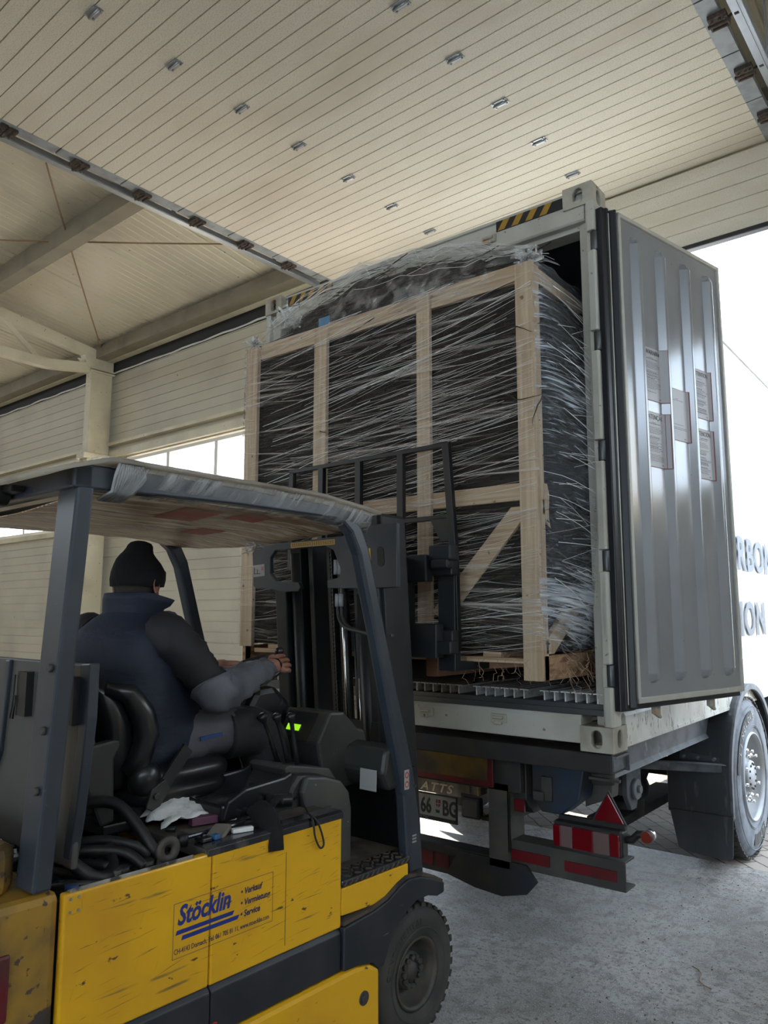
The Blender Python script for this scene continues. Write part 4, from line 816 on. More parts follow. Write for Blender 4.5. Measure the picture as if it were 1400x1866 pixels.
build('packed_core', hull(0.055, 0.10, lambda x, y, k: crown(x, y, k) - 0.05, jag=0.045), 'vine_core', ld)
tw = MB(); rr = random.Random(3)
def twig(p, d, ln, r, wob=0.03, n=5):
    pts = []; q = Vector(p); d = Vector(d).normalized()
    for i in range(n):
        pts.append(q.copy()); q += d * ln / n; d = (d + Vector((rr.uniform(-1, 1), rr.uniform(-1, 1), rr.uniform(-1, 1))) * wob).normalized()
    tw.tube(pts, r, 3, smooth=False, rad=[r * (1 - 0.12 * i) for i in range(n)], caps=False)
for i in range(1500):       # lying across the front
    x = rr.uniform(CX0 + 0.05, CX1 - 0.35); z = rr.uniform(CZ0 + 0.15, CZ1 + 0.02); twig((x, CY0 + rr.uniform(0.035, 0.085), z), (1, rr.uniform(-0.04, 0.04), rr.uniform(-0.05, 0.22)), rr.uniform(0.2, 0.55), rr.uniform(0.002, 0.008), 0.06)
for i in range(900):        # along the right flank
    y = rr.uniform(CY0 + 0.05, CY1 - 0.3); z = rr.uniform(CZ0 + 0.15, CZ1); v = (z - CZ0) / 2; twig((CX1 - 0.05 + 0.15 * bulge((y - CY0) / 1.3, v) * rr.uniform(0.3, 1), y, z), (rr.uniform(-0.1, 0.1), 1, rr.uniform(-0.35, 0.2)), rr.uniform(0.15, 0.4), rr.uniform(0.002, 0.007), 0.12)
for i in range(700):        # heaped on top
    x = rr.uniform(CX0 + 0.15, CX1 - 0.4); y = rr.uniform(CY0 + 0.12, CY0 + 0.8); twig((x, y, crown(x, y, 0.5) - rr.uniform(0.05, 0.20)), (1, rr.uniform(-0.4, 0.4), rr.uniform(-0.10, 0.03)), rr.uniform(0.15, 0.35), rr.uniform(0.002, 0.006), 0.10)
for p, d, l in (((-0.36, -0.30, 2.72), (0.8, -0.25, -0.45), 0.34), ((-0.30, -0.33, 3.04), (1, -0.1, -0.05), 0.14), ((-0.17, -0.28, 2.68), (-0.3, -0.3, -1), 0.22), ((-2.1, -0.2, 3.62), (1, -.1, 0.3), 0.3), ((-1.9, -0.2, 3.6), (0, 0, 1), 0.10), ((-1.5, -0.1, 3.66), (1, 0, 0.25), 0.35), ((-1.6, -0.31, 2.72), (1, 0, -0.3), 0.10)): twig(p, d, l, 0.005, 0.35, 8)
build('loose_twigs', tw, 'vine', ld, kind='stuff')
rt = MB()
for i in range(60):
    x = rr.choice([rr.uniform(-0.30, -0.15), rr.uniform(-0.9, -0.3), rr.uniform(-0.2, -0.1)]); y = CY0 + rr.uniform(-0.01, 0.6 if x > -0.3 else 0.1); q = Vector((x, y, CZ0 + rr.uniform(0.05, 0.14))); pts = []
    for k in range(6): pts.append(q.copy()); q = q + Vector((rr.uniform(-0.02, 0.025), rr.uniform(-0.02, 0.02), -rr.uniform(0.0, 0.035)))
    rt.tube(pts, 0.0012, 3, smooth=False, caps=False)
build('root_hairs', rt, 'rope', ld, kind='stuff')
# stretch film: one skin around the frame, pulled over the heap
def film_top(x, y, k):
    fr_ = 3.39
    return max(fr_, crown(x, y, k) + 0.02) + 0.02 * noise.noise(Vector((x * 7, y * 7, 5))) + (0.03 * noise.noise(Vector((x * 20, y * 20, 2))) if k < 0.2 else 0)
def film_hull():
    h = hull(-0.008, 0.13, film_top, nx=60, ny=40, nz=60, jag=0.012, seed=9.0, xr=0.03)
    return h
fm = film_hull(); nrm = film_hull()
mats = [M['film_front'], M['film_side'], M['film_top']]
fo = build('stretch_film', fm, mats, cr)
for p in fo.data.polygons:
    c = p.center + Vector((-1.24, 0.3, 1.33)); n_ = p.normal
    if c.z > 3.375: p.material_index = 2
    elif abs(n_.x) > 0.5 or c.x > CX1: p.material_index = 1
# the gathered film tails at the upper corners
tl2 = MB()
for (px, py, pz), n_, sc in (((-0.24, -0.27, 3.40), 26, 0.09), ((-2.24, -0.27, 3.40), 22, 0.07), ((-2.0, -0.2, 3.50), 26, 0.13)):
    for i in range(n_):
        q = Vector((px, py, pz)); pts = []
        d = Vector((rr.uniform(-1, 1), rr.uniform(-0.5, 1), rr.uniform(-0.2, 1))).normalized() * sc
        for k in range(4): pts.append(q + d * k / 3 + Vector((rr.uniform(-1, 1), rr.uniform(-1, 1), rr.uniform(-1, 1))) * 0.018)
        tl2.tube(pts, 0.010, 4, flat=0.15, smooth=False, rad=[0.004, 0.012, 0.014, 0.006], caps=False)
C('film_tail', tl2, 'film_clear', bev=0, kind='stuff')
# separate pale film strands, added to draw the wrap's bright glints
sd_ = MB()
for i in range(330):
    z = rr.uniform(CZ0 + 0.1, CZ1 + 0.02); a = rr.uniform(CX0, CX1 - 0.5); L = rr.uniform(0.25, 1.4); sl = rr.gauss(0.12, 0.06); b = min(a + L, CX1)
    pts = []
    for k in range(6):
        x = a + (b - a) * k / 5; zz = z + sl * (x - a) - 0.01 * math.sin(k / 5 * 3.14); 
        if zz > CZ1 + 0.01: break
        pts.append((x, CY0 - 0.012 - rr.uniform(0, 0.004), zz))
    if len(pts) > 2: sd_.tube(pts, rr.uniform(0.0004, 0.0010) * (2 if rr.random() < 0.08 else 1), 3, smooth=False, caps=False)
for i in range(240):
    z = rr.uniform(CZ0 + 0.1, CZ1 - 0.02); a = rr.uniform(CY0, CY1 - 0.3); L = rr.uniform(0.08, 0.6); sl = rr.gauss(-0.2, 0.25); b = min(a + L, CY1)
    pts = []
    for k in range(6):
        y = a + (b - a) * k / 5; zz = z + sl * (y - a); v = (zz - CZ0 - 0.13) / 1.87
        if zz < CZ0 + 0.05 or v > 0.97: break
        pts.append((CX1 + 0.014 + 0.165 * bulge((y - CY0) / 1.22, v) + rr.uniform(0, 0.006), y, zz))
    if len(pts) > 2: sd_.tube(pts, rr.uniform(0.0005, 0.0014), 3, smooth=False, caps=False)
for i in range(70):
    a = rr.uniform(CX0 + 0.02, CX1 - 0.6); b = min(a + rr.uniform(0.4, 1.5), CX1 - 0.05); y0, y1 = rr.uniform(-0.28, 0.1), rr.uniform(-0.28, 0.15); pts = []
    for k in range(14):
        x = a + (b - a) * k / 13; y = y0 + (y1 - y0) * k / 13; kk = min(1, (y - CY0) / 0.6 + 0.03); pts.append((x, y, max(3.39, crown(x, y, kk) + 0.02) + 0.012))
    sd_.tube(pts, rr.uniform(0.0006, 0.0014), 3, smooth=False, caps=False)
C('film_glints', sd_, 'glint_strand', bev=0, kind='stuff')

# ================================================================== FORKLIFT
FF = R(-2.2)
fk = thing('forklift', 'yellow and grey electric forklift with scuffed side panel and film-wrapped overhead guard', 'forklift', (-1.035, -1.6, 0), FF)
def K(name, mb, mat, parent=None, **k): return build(name, mb, mat, parent or fk, **k)
XR, XL, XC = -0.41, -1.66, -1.035
def mir(q): return 2 * XC - q
# body
K('chassis', MB().box((XL + 0.06, -2.40, 0.12), (XR - 0.05, -1.40, 0.54)).box((XL + 0.2, -1.42, 0.12), (XR - 0.22, -0.86, 0.66)), 'mast_dark', bev=0.01)
K('side_panel', MB().box((XR - 0.03, -2.42, 0.548), (XR, -1.958, 0.925)), 'fork_yellow', bev=0.006)
sp2 = K('side_panel', MB().box((XR - 0.03, -1.954, 0.548), (XR, -1.39, 0.925)), 'fork_yellow', bev=0.006)
K('side_panel', MB().box((XL, -2.42, 0.548), (XL + 0.03, -1.39, 0.925)), 'fork_yellow', bev=0.006)
for k, (ya, yb) in enumerate(((-2.42, -1.952), (-1.948, -1.392))): K('body_band', MB().prism([(XR - 0.03, 0.405), (XR + 0.002, 0.405), (XR + 0.002, 0.53), (XR - 0.012, 0.546), (XR - 0.03, 0.546)], 1, ya, yb), 'fork_band', bev=0.004)
K('body_band', MB().box((XL, -2.42, 0.405), (XL + 0.03, -1.39, 0.546)), 'fork_band')
sk = MB().prism([(-2.45, 0.12), (-1.205, 0.12), (-1.195, 0.14), (-1.195, 0.355), (-1.245, 0.385), (-1.32, 0.400), (-2.45, 0.400)], 0, XR - 0.03, XR + 0.014)
K('lower_skirt', sk, 'fork_yellow', bev=0.016)
K('skirt_bolt', MB().cyl((XR + 0.012, -1.285, 0.285), (XR + 0.018, -1.285, 0.285), 0.024, 20).cyl((XR + 0.018, -1.285, 0.285), (XR + 0.022, -1.285, 0.285), 0.015, 6), 'hub_grey')
K('lower_skirt', MB().box((XL, -2.45, 0.12), (XL + 0.03, -1.2, 0.40)), 'fork_yellow', bev=0.01)
cb_ = K('corner_bracket', MB().box((XR, -2.415, 0.872), (XR + 0.003, -2.372, 0.920)), 'fork_yellow', bev=0.002)
for y, z in ((-2.405, 0.880), (-2.405, 0.912), (-2.382, 0.912), (-2.382, 0.880)): K('rivet', MB().cyl((XR + 0.003, y, z), (XR + 0.005, y, z), 0.004, 10), 'batt_rim', cb_)
# rear counterweight, dirty ochre, with rounded rear corners
cwp = [(XR - 0.01, -2.425), (XR - 0.012, -2.62), (XR - 0.04, -2.74), (XR - 0.12, -2.83), (XR - 0.25, -2.87), (XL + 0.25, -2.87), (XL + 0.12, -2.83), (XL + 0.04, -2.74), (XL + 0.012, -2.62), (XL + 0.01, -2.425)]
cw = K('counterweight', MB().prism(cwp, 2, 0.15, 0.935), 'fork_ochre', bev=0.022)
K('counterweight_top', MB().prism([(XR - 0.115, -2.50), (XR - 0.075, -2.54), (XR - 0.09, -2.66), (XR - 0.25, -2.82), (XL + 0.25, -2.82), (XL + 0.10, -2.6), (XL + 0.115, -2.53)], 2, 0.93, 1.055), 'fork_ochre', cw, bev=0.025)
K('rear_lamp', MB().prism([(XR - 0.004, -2.545), (XR - 0.006, -2.63), (XR - 0.03, -2.70), (XR - 0.06, -2.70), (XR - 0.05, -2.545)], 2, 0.665, 0.822), 'lamp_red', cw, bev=0.008)
# battery in its well
K('battery', MB().box((XL + 0.08, -2.38, 0.5), (XR - 0.07, -1.96, 0.875)), 'mast_dark', bev=0.005)
K('battery_rim', MB().prism([(XR - 0.065, 0.895), (XR - 0.03, 0.925), (XR - 0.005, 0.935), (XR - 0.004, 0.90), (XR - 0.06, 0.87)], 1, -2.40, -2.02), 'batt_rim', bev=0.003)
K('well_wall', MB().box((XR - 0.045, -2.42, 0.55), (XR - 0.03, -1.4, 0.90)), 'mast_dark')
rb = random.Random(5)
for i in range(6):
    for j in range(5):
        x = XR - 0.13 - i * 0.115; y = -2.33 + j * 0.082
        cellc = MB().box((x - 0.05, y - 0.036, 0.872), (x + 0.05, y + 0.036, 0.884)).cyl((x - 0.02, y, 0.88), (x - 0.02, y, 0.905), 0.02, 12)
        cellc.cyl((x + 0.03, y + 0.01, 0.88), (x + 0.03, y + 0.01, 0.895), 0.013, 6)
        K('battery_cell', cellc, 'mast_dark' if rb.random() < .7 else 'plastic')
def cable(pts, r=0.017):
    P = [Vector(q) for q in pts]; out = []
    for i in range(len(P) - 1):
        p0, p1, p2, p3 = P[max(i - 1, 0)], P[i], P[i + 1], P[min(i + 2, len(P) - 1)]
        for t in range(6):
            u = t / 6; out.append(0.5 * ((2 * p1) + (p2 - p0) * u + (2 * p0 - 5 * p1 + 4 * p2 - p3) * u * u + (3 * p1 - p0 - 3 * p2 + p3) * u ** 3))
    out.append(P[-1]); return MB().tube(out, r, 10)
for pts, r in (([(-0.84, -2.25, 0.90), (-0.82, -2.18, 1.03), (-0.74, -2.10, 1.045), (-0.66, -2.06, 0.98), (-0.60, -2.03, 0.905), (-0.62, -1.99, 0.90)], 0.019),
               ([(-0.62, -2.36, 1.00), (-0.58, -2.33, 0.96), (-0.53, -2.27, 0.905), (-0.56, -2.20, 0.90), (-0.66, -2.16, 0.94)], 0.019),
               ([(-0.72, -2.32, 0.92), (-0.66, -2.24, 0.945), (-0.60, -2.14, 0.93), (-0.55, -2.10, 0.89)], 0.016),
               ([(-0.80, -2.30, 0.93), (-0.70, -2.18, 0.955), (-0.62, -2.10, 0.94), (-0.60, -2.06, 0.90)], 0.015),
               ([(-0.78, -2.34, 0.91), (-0.60, -2.30, 0.905), (-0.52, -2.24, 0.895)], 0.012), ([(-0.9, -2.3, 0.90), (-0.7, -2.26, 0.915), (-0.58, -2.20, 0.91)], 0.013), ([(-0.56, -2.38, 0.90), (-0.50, -2.34, 0.912), (-0.47, -2.26, 0.90)], 0.010)):
    K('battery_cable', cable(pts, r), 'cable')
for x, y in ((-0.54, -2.20), (-0.66, -2.02), (-0.75, -2.08)): K('terminal_cap', MB().cyl((x, y, 0.885), (x, y, 0.91), 0.02, 6), 'plastic_light')
K('filler_cap', MB().cyl((-0.51, -2.345, 0.88), (-0.51, -2.345, 0.915), 0.022, 16), 'cloth_blue')
lug = MB(); ring = [Vector((XR - 0.045, -2.085 + 0.036 * math.cos(a), 0.945 + 0.036 * math.sin(a))) for a in [2 * math.pi * k / 20 for k in range(20)]]
lug.lathe([(-0.007, 0.016), (0.007, 0.016), (0.007, 0.038), (-0.007, 0.038), (-0.007, 0.016)], (XR - 0.045, -2.085, 0.955), 0, 24); lug.prism([(-2.12, 0.89), (-2.115, 0.945), (-2.06, 0.925), (-2.045, 0.90)], 0, XR - 0.051, XR - 0.039)
K('lifting_eye', lug, 'hub_grey')
# hood plate and its polished edge
K('hood_plate', MB().box((-0.98, -1.975, 0.905), (XR - 0.012, -1.385, 0.938)), 'dust_plate', bev=0.004)
K('hood_edge', MB().prism([(XR - 0.075, 0.938), (XR - 0.068, 0.944), (XR - 0.012, 0.944), (XR + 0.004, 0.938), (XR + 0.004, 0.918), (XR - 0.004, 0.914), (XR - 0.012, 0.935)], 1, -1.975, -1.385), 'edge_black', bev=0.002)
K('hood_ridge', MB().box((-0.56, -1.97, 0.938), (-0.54, -1.60, 0.952)), 'edge_black', bev=0.006)
K('hood_stop', MB().cyl((-0.525, -1.985, 0.93), (-0.525, -1.985, 0.965), 0.018, 12), 'black')
K('left_hood', MB().box((XL + 0.02, -1.975, 0.905), (-0.98, -1.385, 0.95)), 'dust_plate')
# opened battery cover standing at the rear
K('rear_cover', MB().box((XL + 0.04, -2.372, 0.96), (-0.475, -2.352, 1.505)), 'hood_panel', bev=0.006)
K('cover_flange', MB().prism([(-0.475, 1.505), (-0.425, 1.508), (-0.425, 1.36), (-0.46, 1.10), (-0.485, 0.985), (-0.52, 0.985), (-0.475, 1.30)], 1, -2.375, -2.345), 'fork_grey', bev=0.004)
K('cover_fold', MB().prism([(-0.93, 1.50), (-0.90, 1.50), (-0.93, 1.22), (-0.99, 1.10), (-1.0, 1.14), (-0.955, 1.24)], 1, -2.385, -2.37), 'fork_grey', bev=0.004)
for x in (-0.79, -0.505):
    K('cover_latch', MB().box((x - 0.025, -2.395, 1.34), (x + 0.035, -2.372, 1.47)).tube([(x - 0.03, -2.40, 1.46), (x - 0.035, -2.402, 1.37), (x - 0.045, -2.402, 1.33), (x - 0.03, -2.40, 1.33), (x - 0.02, -2.40, 1.40)], 0.003, 5), 'black')
# step and floor
K('step_panel', MB().prism([(-1.388, 0.585), (-1.388, 0.676), (-1.012, 0.676), (-1.012, 0.622), (-1.06, 0.605), (-1.14, 0.585), (-1.22, 0.577)], 0, XR - 0.03, XR), 'fork_yellow', bev=0.003)
K('tread_plate', MB().box((XR - 0.10, -1.388, 0.68), (XR + 0.006, -1.005, 0.705)), 'edge_black', bev=0.008)
ck = MB()
for i in range(13):
    for j in range(3):
        y = -1.375 + i * 0.029; x = XR - 0.085 + j * 0.032 + (0.008 if i % 2 else 0); a = R(40 if (i + j) % 2 else -40); c_, s_ = math.cos(a) * 0.012, math.sin(a) * 0.012
        ck.bar((x - c_, y - s_, 0.706), (x + c_, y + s_, 0.706), 0.006, 0.006)
    ck.bar((XR + 0.007, -1.375 + i * 0.029 - 0.008, 0.685), (XR + 0.007, -1.375 + i * 0.029 + 0.008, 0.697), 0.004, 0.005)
K('tread_bars', ck, 'fender_dirt', kind=None)
K('floor_plate', MB().box((XL + 0.1, -1.39, 0.66), (XR - 0.10, -0.92, 0.70)), 'dust_floor')
# front fender over the drive wheel
fp = [(-1.388, 0.405), (-1.388, 0.55), (-1.23, 0.562), (-1.15, 0.578), (-1.08, 0.608), (-1.03, 0.622), (-0.95, 0.615), (-0.86, 0.585), (-0.795, 0.556), (-0.795, 0.516), (-0.84, 0.512), (-0.90, 0.530), (-0.98, 0.530), (-1.06, 0.500), (-1.13, 0.44), (-1.175, 0.355), (-1.20, 0.355), (-1.235, 0.385), (-1.32, 0.402)]
K('front_fender', MB().prism(fp, 0, XR - 0.015, XR + 0.016), 'fork_band', bev=0.006)
ft = MB().loft([[Vector((x, y, z)) for y, z in [(-1.388, 0.56), (-1.23, 0.570), (-1.15, 0.586), (-1.08, 0.616), (-1.03, 0.630), (-0.95, 0.622), (-0.86, 0.591), (-0.80, 0.560)]] for x in (XR + 0.010, XR - 0.10)], False, False, False)
K('fender_top', ft, 'fender_dirt', solid=0.012)
K('front_fender', MB().prism([(-1.388, 0.405), (-1.388, 0.55), (-1.03, 0.62), (-0.795, 0.556), (-0.98, 0.530), (-1.175, 0.355)], 0, XL - 0.016, XL + 0.015), 'fork_band')
def fork_wheel(x0, s, y=-0.945, z=0.248, r=0.248, w_=0.17, full=True):
    g = 1 if s < 0 else -1
    pr = [(0.0, 0.128), (0.004, 0.14), (0.012, 0.16), (0.015, 0.19), (0.010, 0.212), (-0.004, 0.232), (-0.022, 0.244), (-0.05, r), (-w_ + 0.05, r), (-w_ + 0.02, 0.24), (-w_, 0.20), (-w_, 0.13)]
    ty = K('tyre', MB().lathe([(a * g, b) for a, b in pr], (x0, y, z), 0, 56), 'tyre')
    if full:
        g2 = MB()
        for k in range(34):
            an = 2 * math.pi * k / 34; u = Vector((0, math.cos(an), math.sin(an))); t_ = Vector((0, -math.sin(an), math.cos(an)))
            for xx, tw_ in ((-0.018, 0.4), (-w_ + 0.045, -0.4)):
                c_ = Vector((x0, y, z)) + u * (r - 0.006); X = Vector((1, 0, 0)); d1 = (X + t_ * tw_).normalized() * 0.034; d2 = t_ * 0.013
                q = [c_ + Vector((xx - 0.02, 0, 0)) + a * d1 + b * d2 + u * cc for cc in (-0.006, 0.010 - rb.random() * 0.003) for a, b in ((-1, -1), (1, -1), (1, 1), (-1, 1))]
                g2.add(q, [(3, 2, 1, 0), (4, 5, 6, 7), (0, 1, 5, 4), (1, 2, 6, 5), (2, 3, 7, 6), (3, 0, 4, 7)])
        K('tread_blocks', g2, 'tread', ty)
        K('sidewall_ring', MB().lathe([(0.014, 0.163), (0.018, 0.166), (0.014, 0.169)], (x0, y, z), 0, 48), 'tyre', ty)
        for i, ch in enumerate('CONTINENTAL'):
            an = R(168 - i * 8.2); u = Vector((0, math.cos(an), math.sin(an))); t_ = Vector((0, math.sin(an), -math.cos(an)))
            text_mesh('tyre_lettering', ch, 0.030, 'tread', ty, Vector((x0 + 0.0155, y, z)) + u * 0.183 - t_ * 0.008, t_, u, ext=0.0012, bold=0.0005)
    rm = K('rim', MB().lathe([(a * g, b) for a, b in [(0.0, 0.13), (0.006, 0.134), (0.006, 0.122), (-0.01, 0.117), (-0.07, 0.110), (-0.075, 0.085), (-0.075, 0.07), (-0.035, 0.068), (-0.030, 0.060), (-0.030, 0.036), (-0.020, 0.033), (-0.018, 0.0)]], (x0, y, z), 0, 40), 'hub_grey')
    if full:
        for k in range(12):
            an = 2 * math.pi * k / 12; p = Vector((x0 - 0.033, y + 0.052 * math.cos(an), z + 0.052 * math.sin(an)))
            K('wheel_nut', MB().cyl(p, p + Vector((0.018, 0, 0)), 0.0105, 6), 'hub_grey', rm)
fork_wheel(XR - 0.012, -1); fork_wheel(XL + 0.012, 1, full=False); fork_wheel(XR - 0.30, -1, y=-2.30, z=0.2, full=False) if False else None
K('rear_wheel', MB().cyl((XC - 0.2, -2.4, 0.22), (XC - 0.05, -2.4, 0.22), 0.22, 32), 'tyre'); K('rear_wheel', MB().cyl((XC + 0.05, -2.4, 0.22), (XC + 0.2, -2.4, 0.22), 0.22, 32), 'tyre')
# overhead guard: rear posts, side beams, front arched posts
def post(x0, x1, xt0, xt1):
    m = MB(); lo = [(x0, -2.505), (x1, -2.505), (x1, -2.455), (x0, -2.455)]; hi = [(xt0, -2.445), (xt1, -2.445), (xt1, -2.395), (xt0, -2.395)]
    m.loft([[Vector((a, b, 0.945)) for a, b in lo], [Vector((a, b, 2.0)) for a, b in hi]], False, True); return m
p_ = K('guard_rear_post', post(-0.512, XR, -0.525, XR - 0.002), 'fork_grey', bev=0.008)
for z in (1.50, 1.34, 1.19): 
    yy = -2.505 + (z - 0.945) * 0.057; K('post_bolt', MB().cyl((-0.44, yy + 0.002, z), (-0.44, yy - 0.012, z), 0.011, 6), 'hub_grey', p_)
K('guard_rear_post', post(XL, -1.56, XL, -1.55), 'fork_grey', bev=0.008)
K('guard_rear_beam', MB().box((XL, -2.46, 1.985), (XR, -2.40, 2.055)), 'fork_grey', bev=0.008)
K('guard_cross_beam', MB().box((XL + 0.02, -2.22, 2.0), (XR - 0.02, -2.17, 2.035)), 'fork_grey', bev=0.006)
K('work_lamp', MB().cyl((-0.80, -2.47, 2.0), (-0.80, -2.52, 2.0), 0.035, 20).box((-0.83, -2.50, 2.0), (-0.70, -2.46, 2.02)), 'black', bev=0.004)
sb = [(-2.46, 2.055), (-2.30, 2.056), (-1.9, 2.055), (-1.5, 2.045), (-1.24, 2.030), (-1.30, 1.985), (-1.40, 2.0), (-1.9, 2.0), (-2.46, 1.985)]
for xa, xb in ((XR - 0.05, XR), (XL, XL + 0.05)): K('guard_side_beam', MB().prism(sb, 0, xa, xb), 'fork_grey', bev=0.006)
fo_ = [(-1.44, 2.04), (-1.36, 2.035), (-1.29, 1.98), (-1.245, 1.90), (-1.16, 1.62), (-1.045, 1.25), (-0.975, 1.03), (-0.93, 0.81), (-0.915, 0.63)]
fi_ = [(-0.995, 0.63), (-1.01, 0.70), (-1.03, 0.93), (-1.11, 1.22), (-1.19, 1.51), (-1.30, 1.87), (-1.345, 1.95), (-1.40, 1.99), (-1.44, 1.995)]
for xa, xb in ((XR - 0.055, XR), (XL, XL + 0.055)):
    fpst = K('guard_front_post', MB().prism(fo_ + fi_, 0, xa, xb), 'fork_grey', bev=0.012)
    if xa > -1:
        for y, z in ((-1.115, 1.56), (-1.105, 1.56), (-0.965, 0.96), (-1.0, 1.04)): K('post_bolt', MB().cyl((XR - 0.002, y, z), (XR + 0.004, y, z), 0.006, 8), 'hub_grey', fpst)
        K('warning_sticker', MB().box((XR, -1.035, 0.955), (XR + 0.0015, -1.005, 1.03)), 'sticker_white', fpst)
        for z in (0.975, 1.010): K('sticker_ring', MB().lathe([(0, 0.008), (0.0008, 0.008), (0.0008, 0.012), (0, 0.012)], (XR + 0.0015, -1.02, z), 0, 20), 'sticker_red', fpst)
        for k in range(3): K('sticker_bar', MB().box((XR, -0.985, 0.745 + k * 0.012), (XR + 0.001, -0.96, 0.751 + k * 0.012)), 'sticker_white', fpst)
K('guard_front_beam', MB().box((XL, -1.40, 1.99), (XR, -1.34, 2.03)), 'fork_grey', bev=0.006)
# clear roof sheet, and film underside with its backlight painted in
def sheet_loft(z_of, xs, ys): return [[Vector((x, y, z_of(x, y))) for x in xs] for y in ys]
xs = [XL - 0.03 + (XR + 0.035 - XL + 0.03) * i / 14 for i in range(15)]
ys_ = [-2.56 + (1.345) * j / 14 for j in range(15)]
def rz(x, y):
    e = max(0, (-2.38 - y)) * 0.35; f_ = max(0, y + 1.55) * 0.10
    return 2.072 - e - f_ + 0.004 * noise.noise(Vector((x * 5, y * 5, 0)))
m = MB().loft(sheet_loft(rz, xs, ys_), True, False, False)
rbd = K('roof_sheet', m, 'roof_clear', solid=0.012)
uz = lambda x, y: rz(x, y) - 0.075 - 0.03 * math.sin(math.pi * (x - XL) / (XR - XL)) + 0.006 * noise.noise(Vector((x * 3, y * 14, 1)))
xs2 = [XL + 0.055 + (XR - 0.055 - XL - 0.055) * i / 16 for i in range(17)]; ys2 = [-2.40 + 1.10 * j / 26 for j in range(27)]
K('roof_underside', MB().loft(sheet_loft(uz, xs2, ys2), True, False, False), 'roof_backlit', solid=0.004)
for (xa, xb, ya, yb) in ((-0.72, -0.52, -2.02, -1.86), (-1.0, -0.85, -1.72, -1.60), (-0.62, -0.50, -1.8, -1.66)):
    g = [[Vector((x, y, uz(x, y) - 0.004)) for x in (xa, (xa + xb) / 2, xb)] for y in (ya, (ya + yb) / 2, yb)]
    K('red_print', MB().loft(g, True, False, False), 'roof_red')
# film turned round the beams
fr2 = []
for j in range(30):
    y = -2.30 + j * (1.05 / 29); z = rz(XR, y); o = 0.004 * noise.noise(Vector((y * 20, 0, 3)))
    fr2.append([Vector((XR - 0.12, y, z + 0.008)), Vector((XR + 0.012, y, z + 0.008)), Vector((XR + 0.020 + o, y, z - 0.01)), Vector((XR + 0.010 + o, y, z - 0.05)), Vector((XR - 0.01, y, z - 0.075)), Vector((XR - 0.07, y, z - 0.085 + o))])
K('roof_film', MB().loft(fr2, True, False, False), 'film_grey')
K('film_edge', MB().tube([(XR + 0.022, y, rz(XR, y) + 0.004 + 0.003 * noise.noise(Vector((y * 30, 0, 0)))) for y in [-2.42 + 1.17 * k / 60 for k in range(61)]], 0.006, 6), 'film_clear')
hb = MB()
for j in range(12):
    y = -2.34 + j * 0.006; hb.tube([(XR - 0.05, y, 2.085), (XR + 0.028, y + 0.004, 2.078), (XR + 0.024, y + 0.03 * (j / 12 - 0.3), 2.03), (XR + 0.010, y - 0.01, 1.985), (XR - 0.05, y - 0.02, 1.965)], 0.006, 5, flat=0.5)
K('film_binding', hb, 'film_grey')
for q0, sc in (((-1.30, -1.98, 1.955), 0.05), ((-0.95, -1.40, 1.95), 0.07)):
    tg = MB(); 
    for i in range(4): tg.tube([Vector(q0) + Vector((rb.uniform(-1, 1), rb.uniform(-1, 1), -abs(rb.uniform(0, 1)))) * sc * (k / 3) for k in range(4)], 0.012, 5, flat=0.2, rad=[0.010, 0.014, 0.010, 0.004])
    K('torn_film', tg, 'film_clear')

# mast: leaning back towards the driver (z 0.49 -> y_b, z 2.07 -> y_t)
def my(z, dy=0.0): return -0.66 - 0.078 * (z - 0.49) + dy
def rail(x0, x1, z0, z1, d0, d1): 
    m = MB(); m.loft([[Vector((x0, my(z0, d0), z0)), Vector((x1, my(z0, d0), z0)), Vector((x1, my(z0, d1), z0)), Vector((x0, my(z0, d1), z0))], [Vector((x0, my(z1, d0), z1)), Vector((x1, my(z1, d0), z1)), Vector((x1, my(z1, d1), z1)), Vector((x0, my(z1, d1), z1))]], False, True); return m
ms = K('mast', rail(-0.745, -0.662, 0.10, 2.09, -0.10, 0.07), 'mast', bev=0.006)
K('mast_channel', rail(-1.40, -1.32, 0.10, 1.78, -0.10, 0.07), 'mast', bev=0.006)
K('mast_channel', rail(-0.87, -0.75, 0.12, 2.03, -0.085, 0.05), 'mast', bev=0.005)
K('mast_channel', rail(-0.72, -0.682, 0.30, 2.10, -0.12, 0.085), 'mast', bev=0.005)
K('inner_channel', rail(-1.31, -1.235, 0.12, 2.0, -0.07, 0.06), 'mast_dark', bev=0.005)
K('inner_channel', rail(-1.20, -1.17, 0.12, 2.0, -0.05, 0.06), 'mast', bev=0.004)
K('inner_channel', rail(-0.90, -0.85, 0.12, 2.0, -0.05, 0.06), 'mast', bev=0.004)
pl_ = lambda pts, d0, d1: [[Vector((x, my(z, d0), z)) for x, z in pts], [Vector((x, my(z, d1), z)) for x, z in pts]]
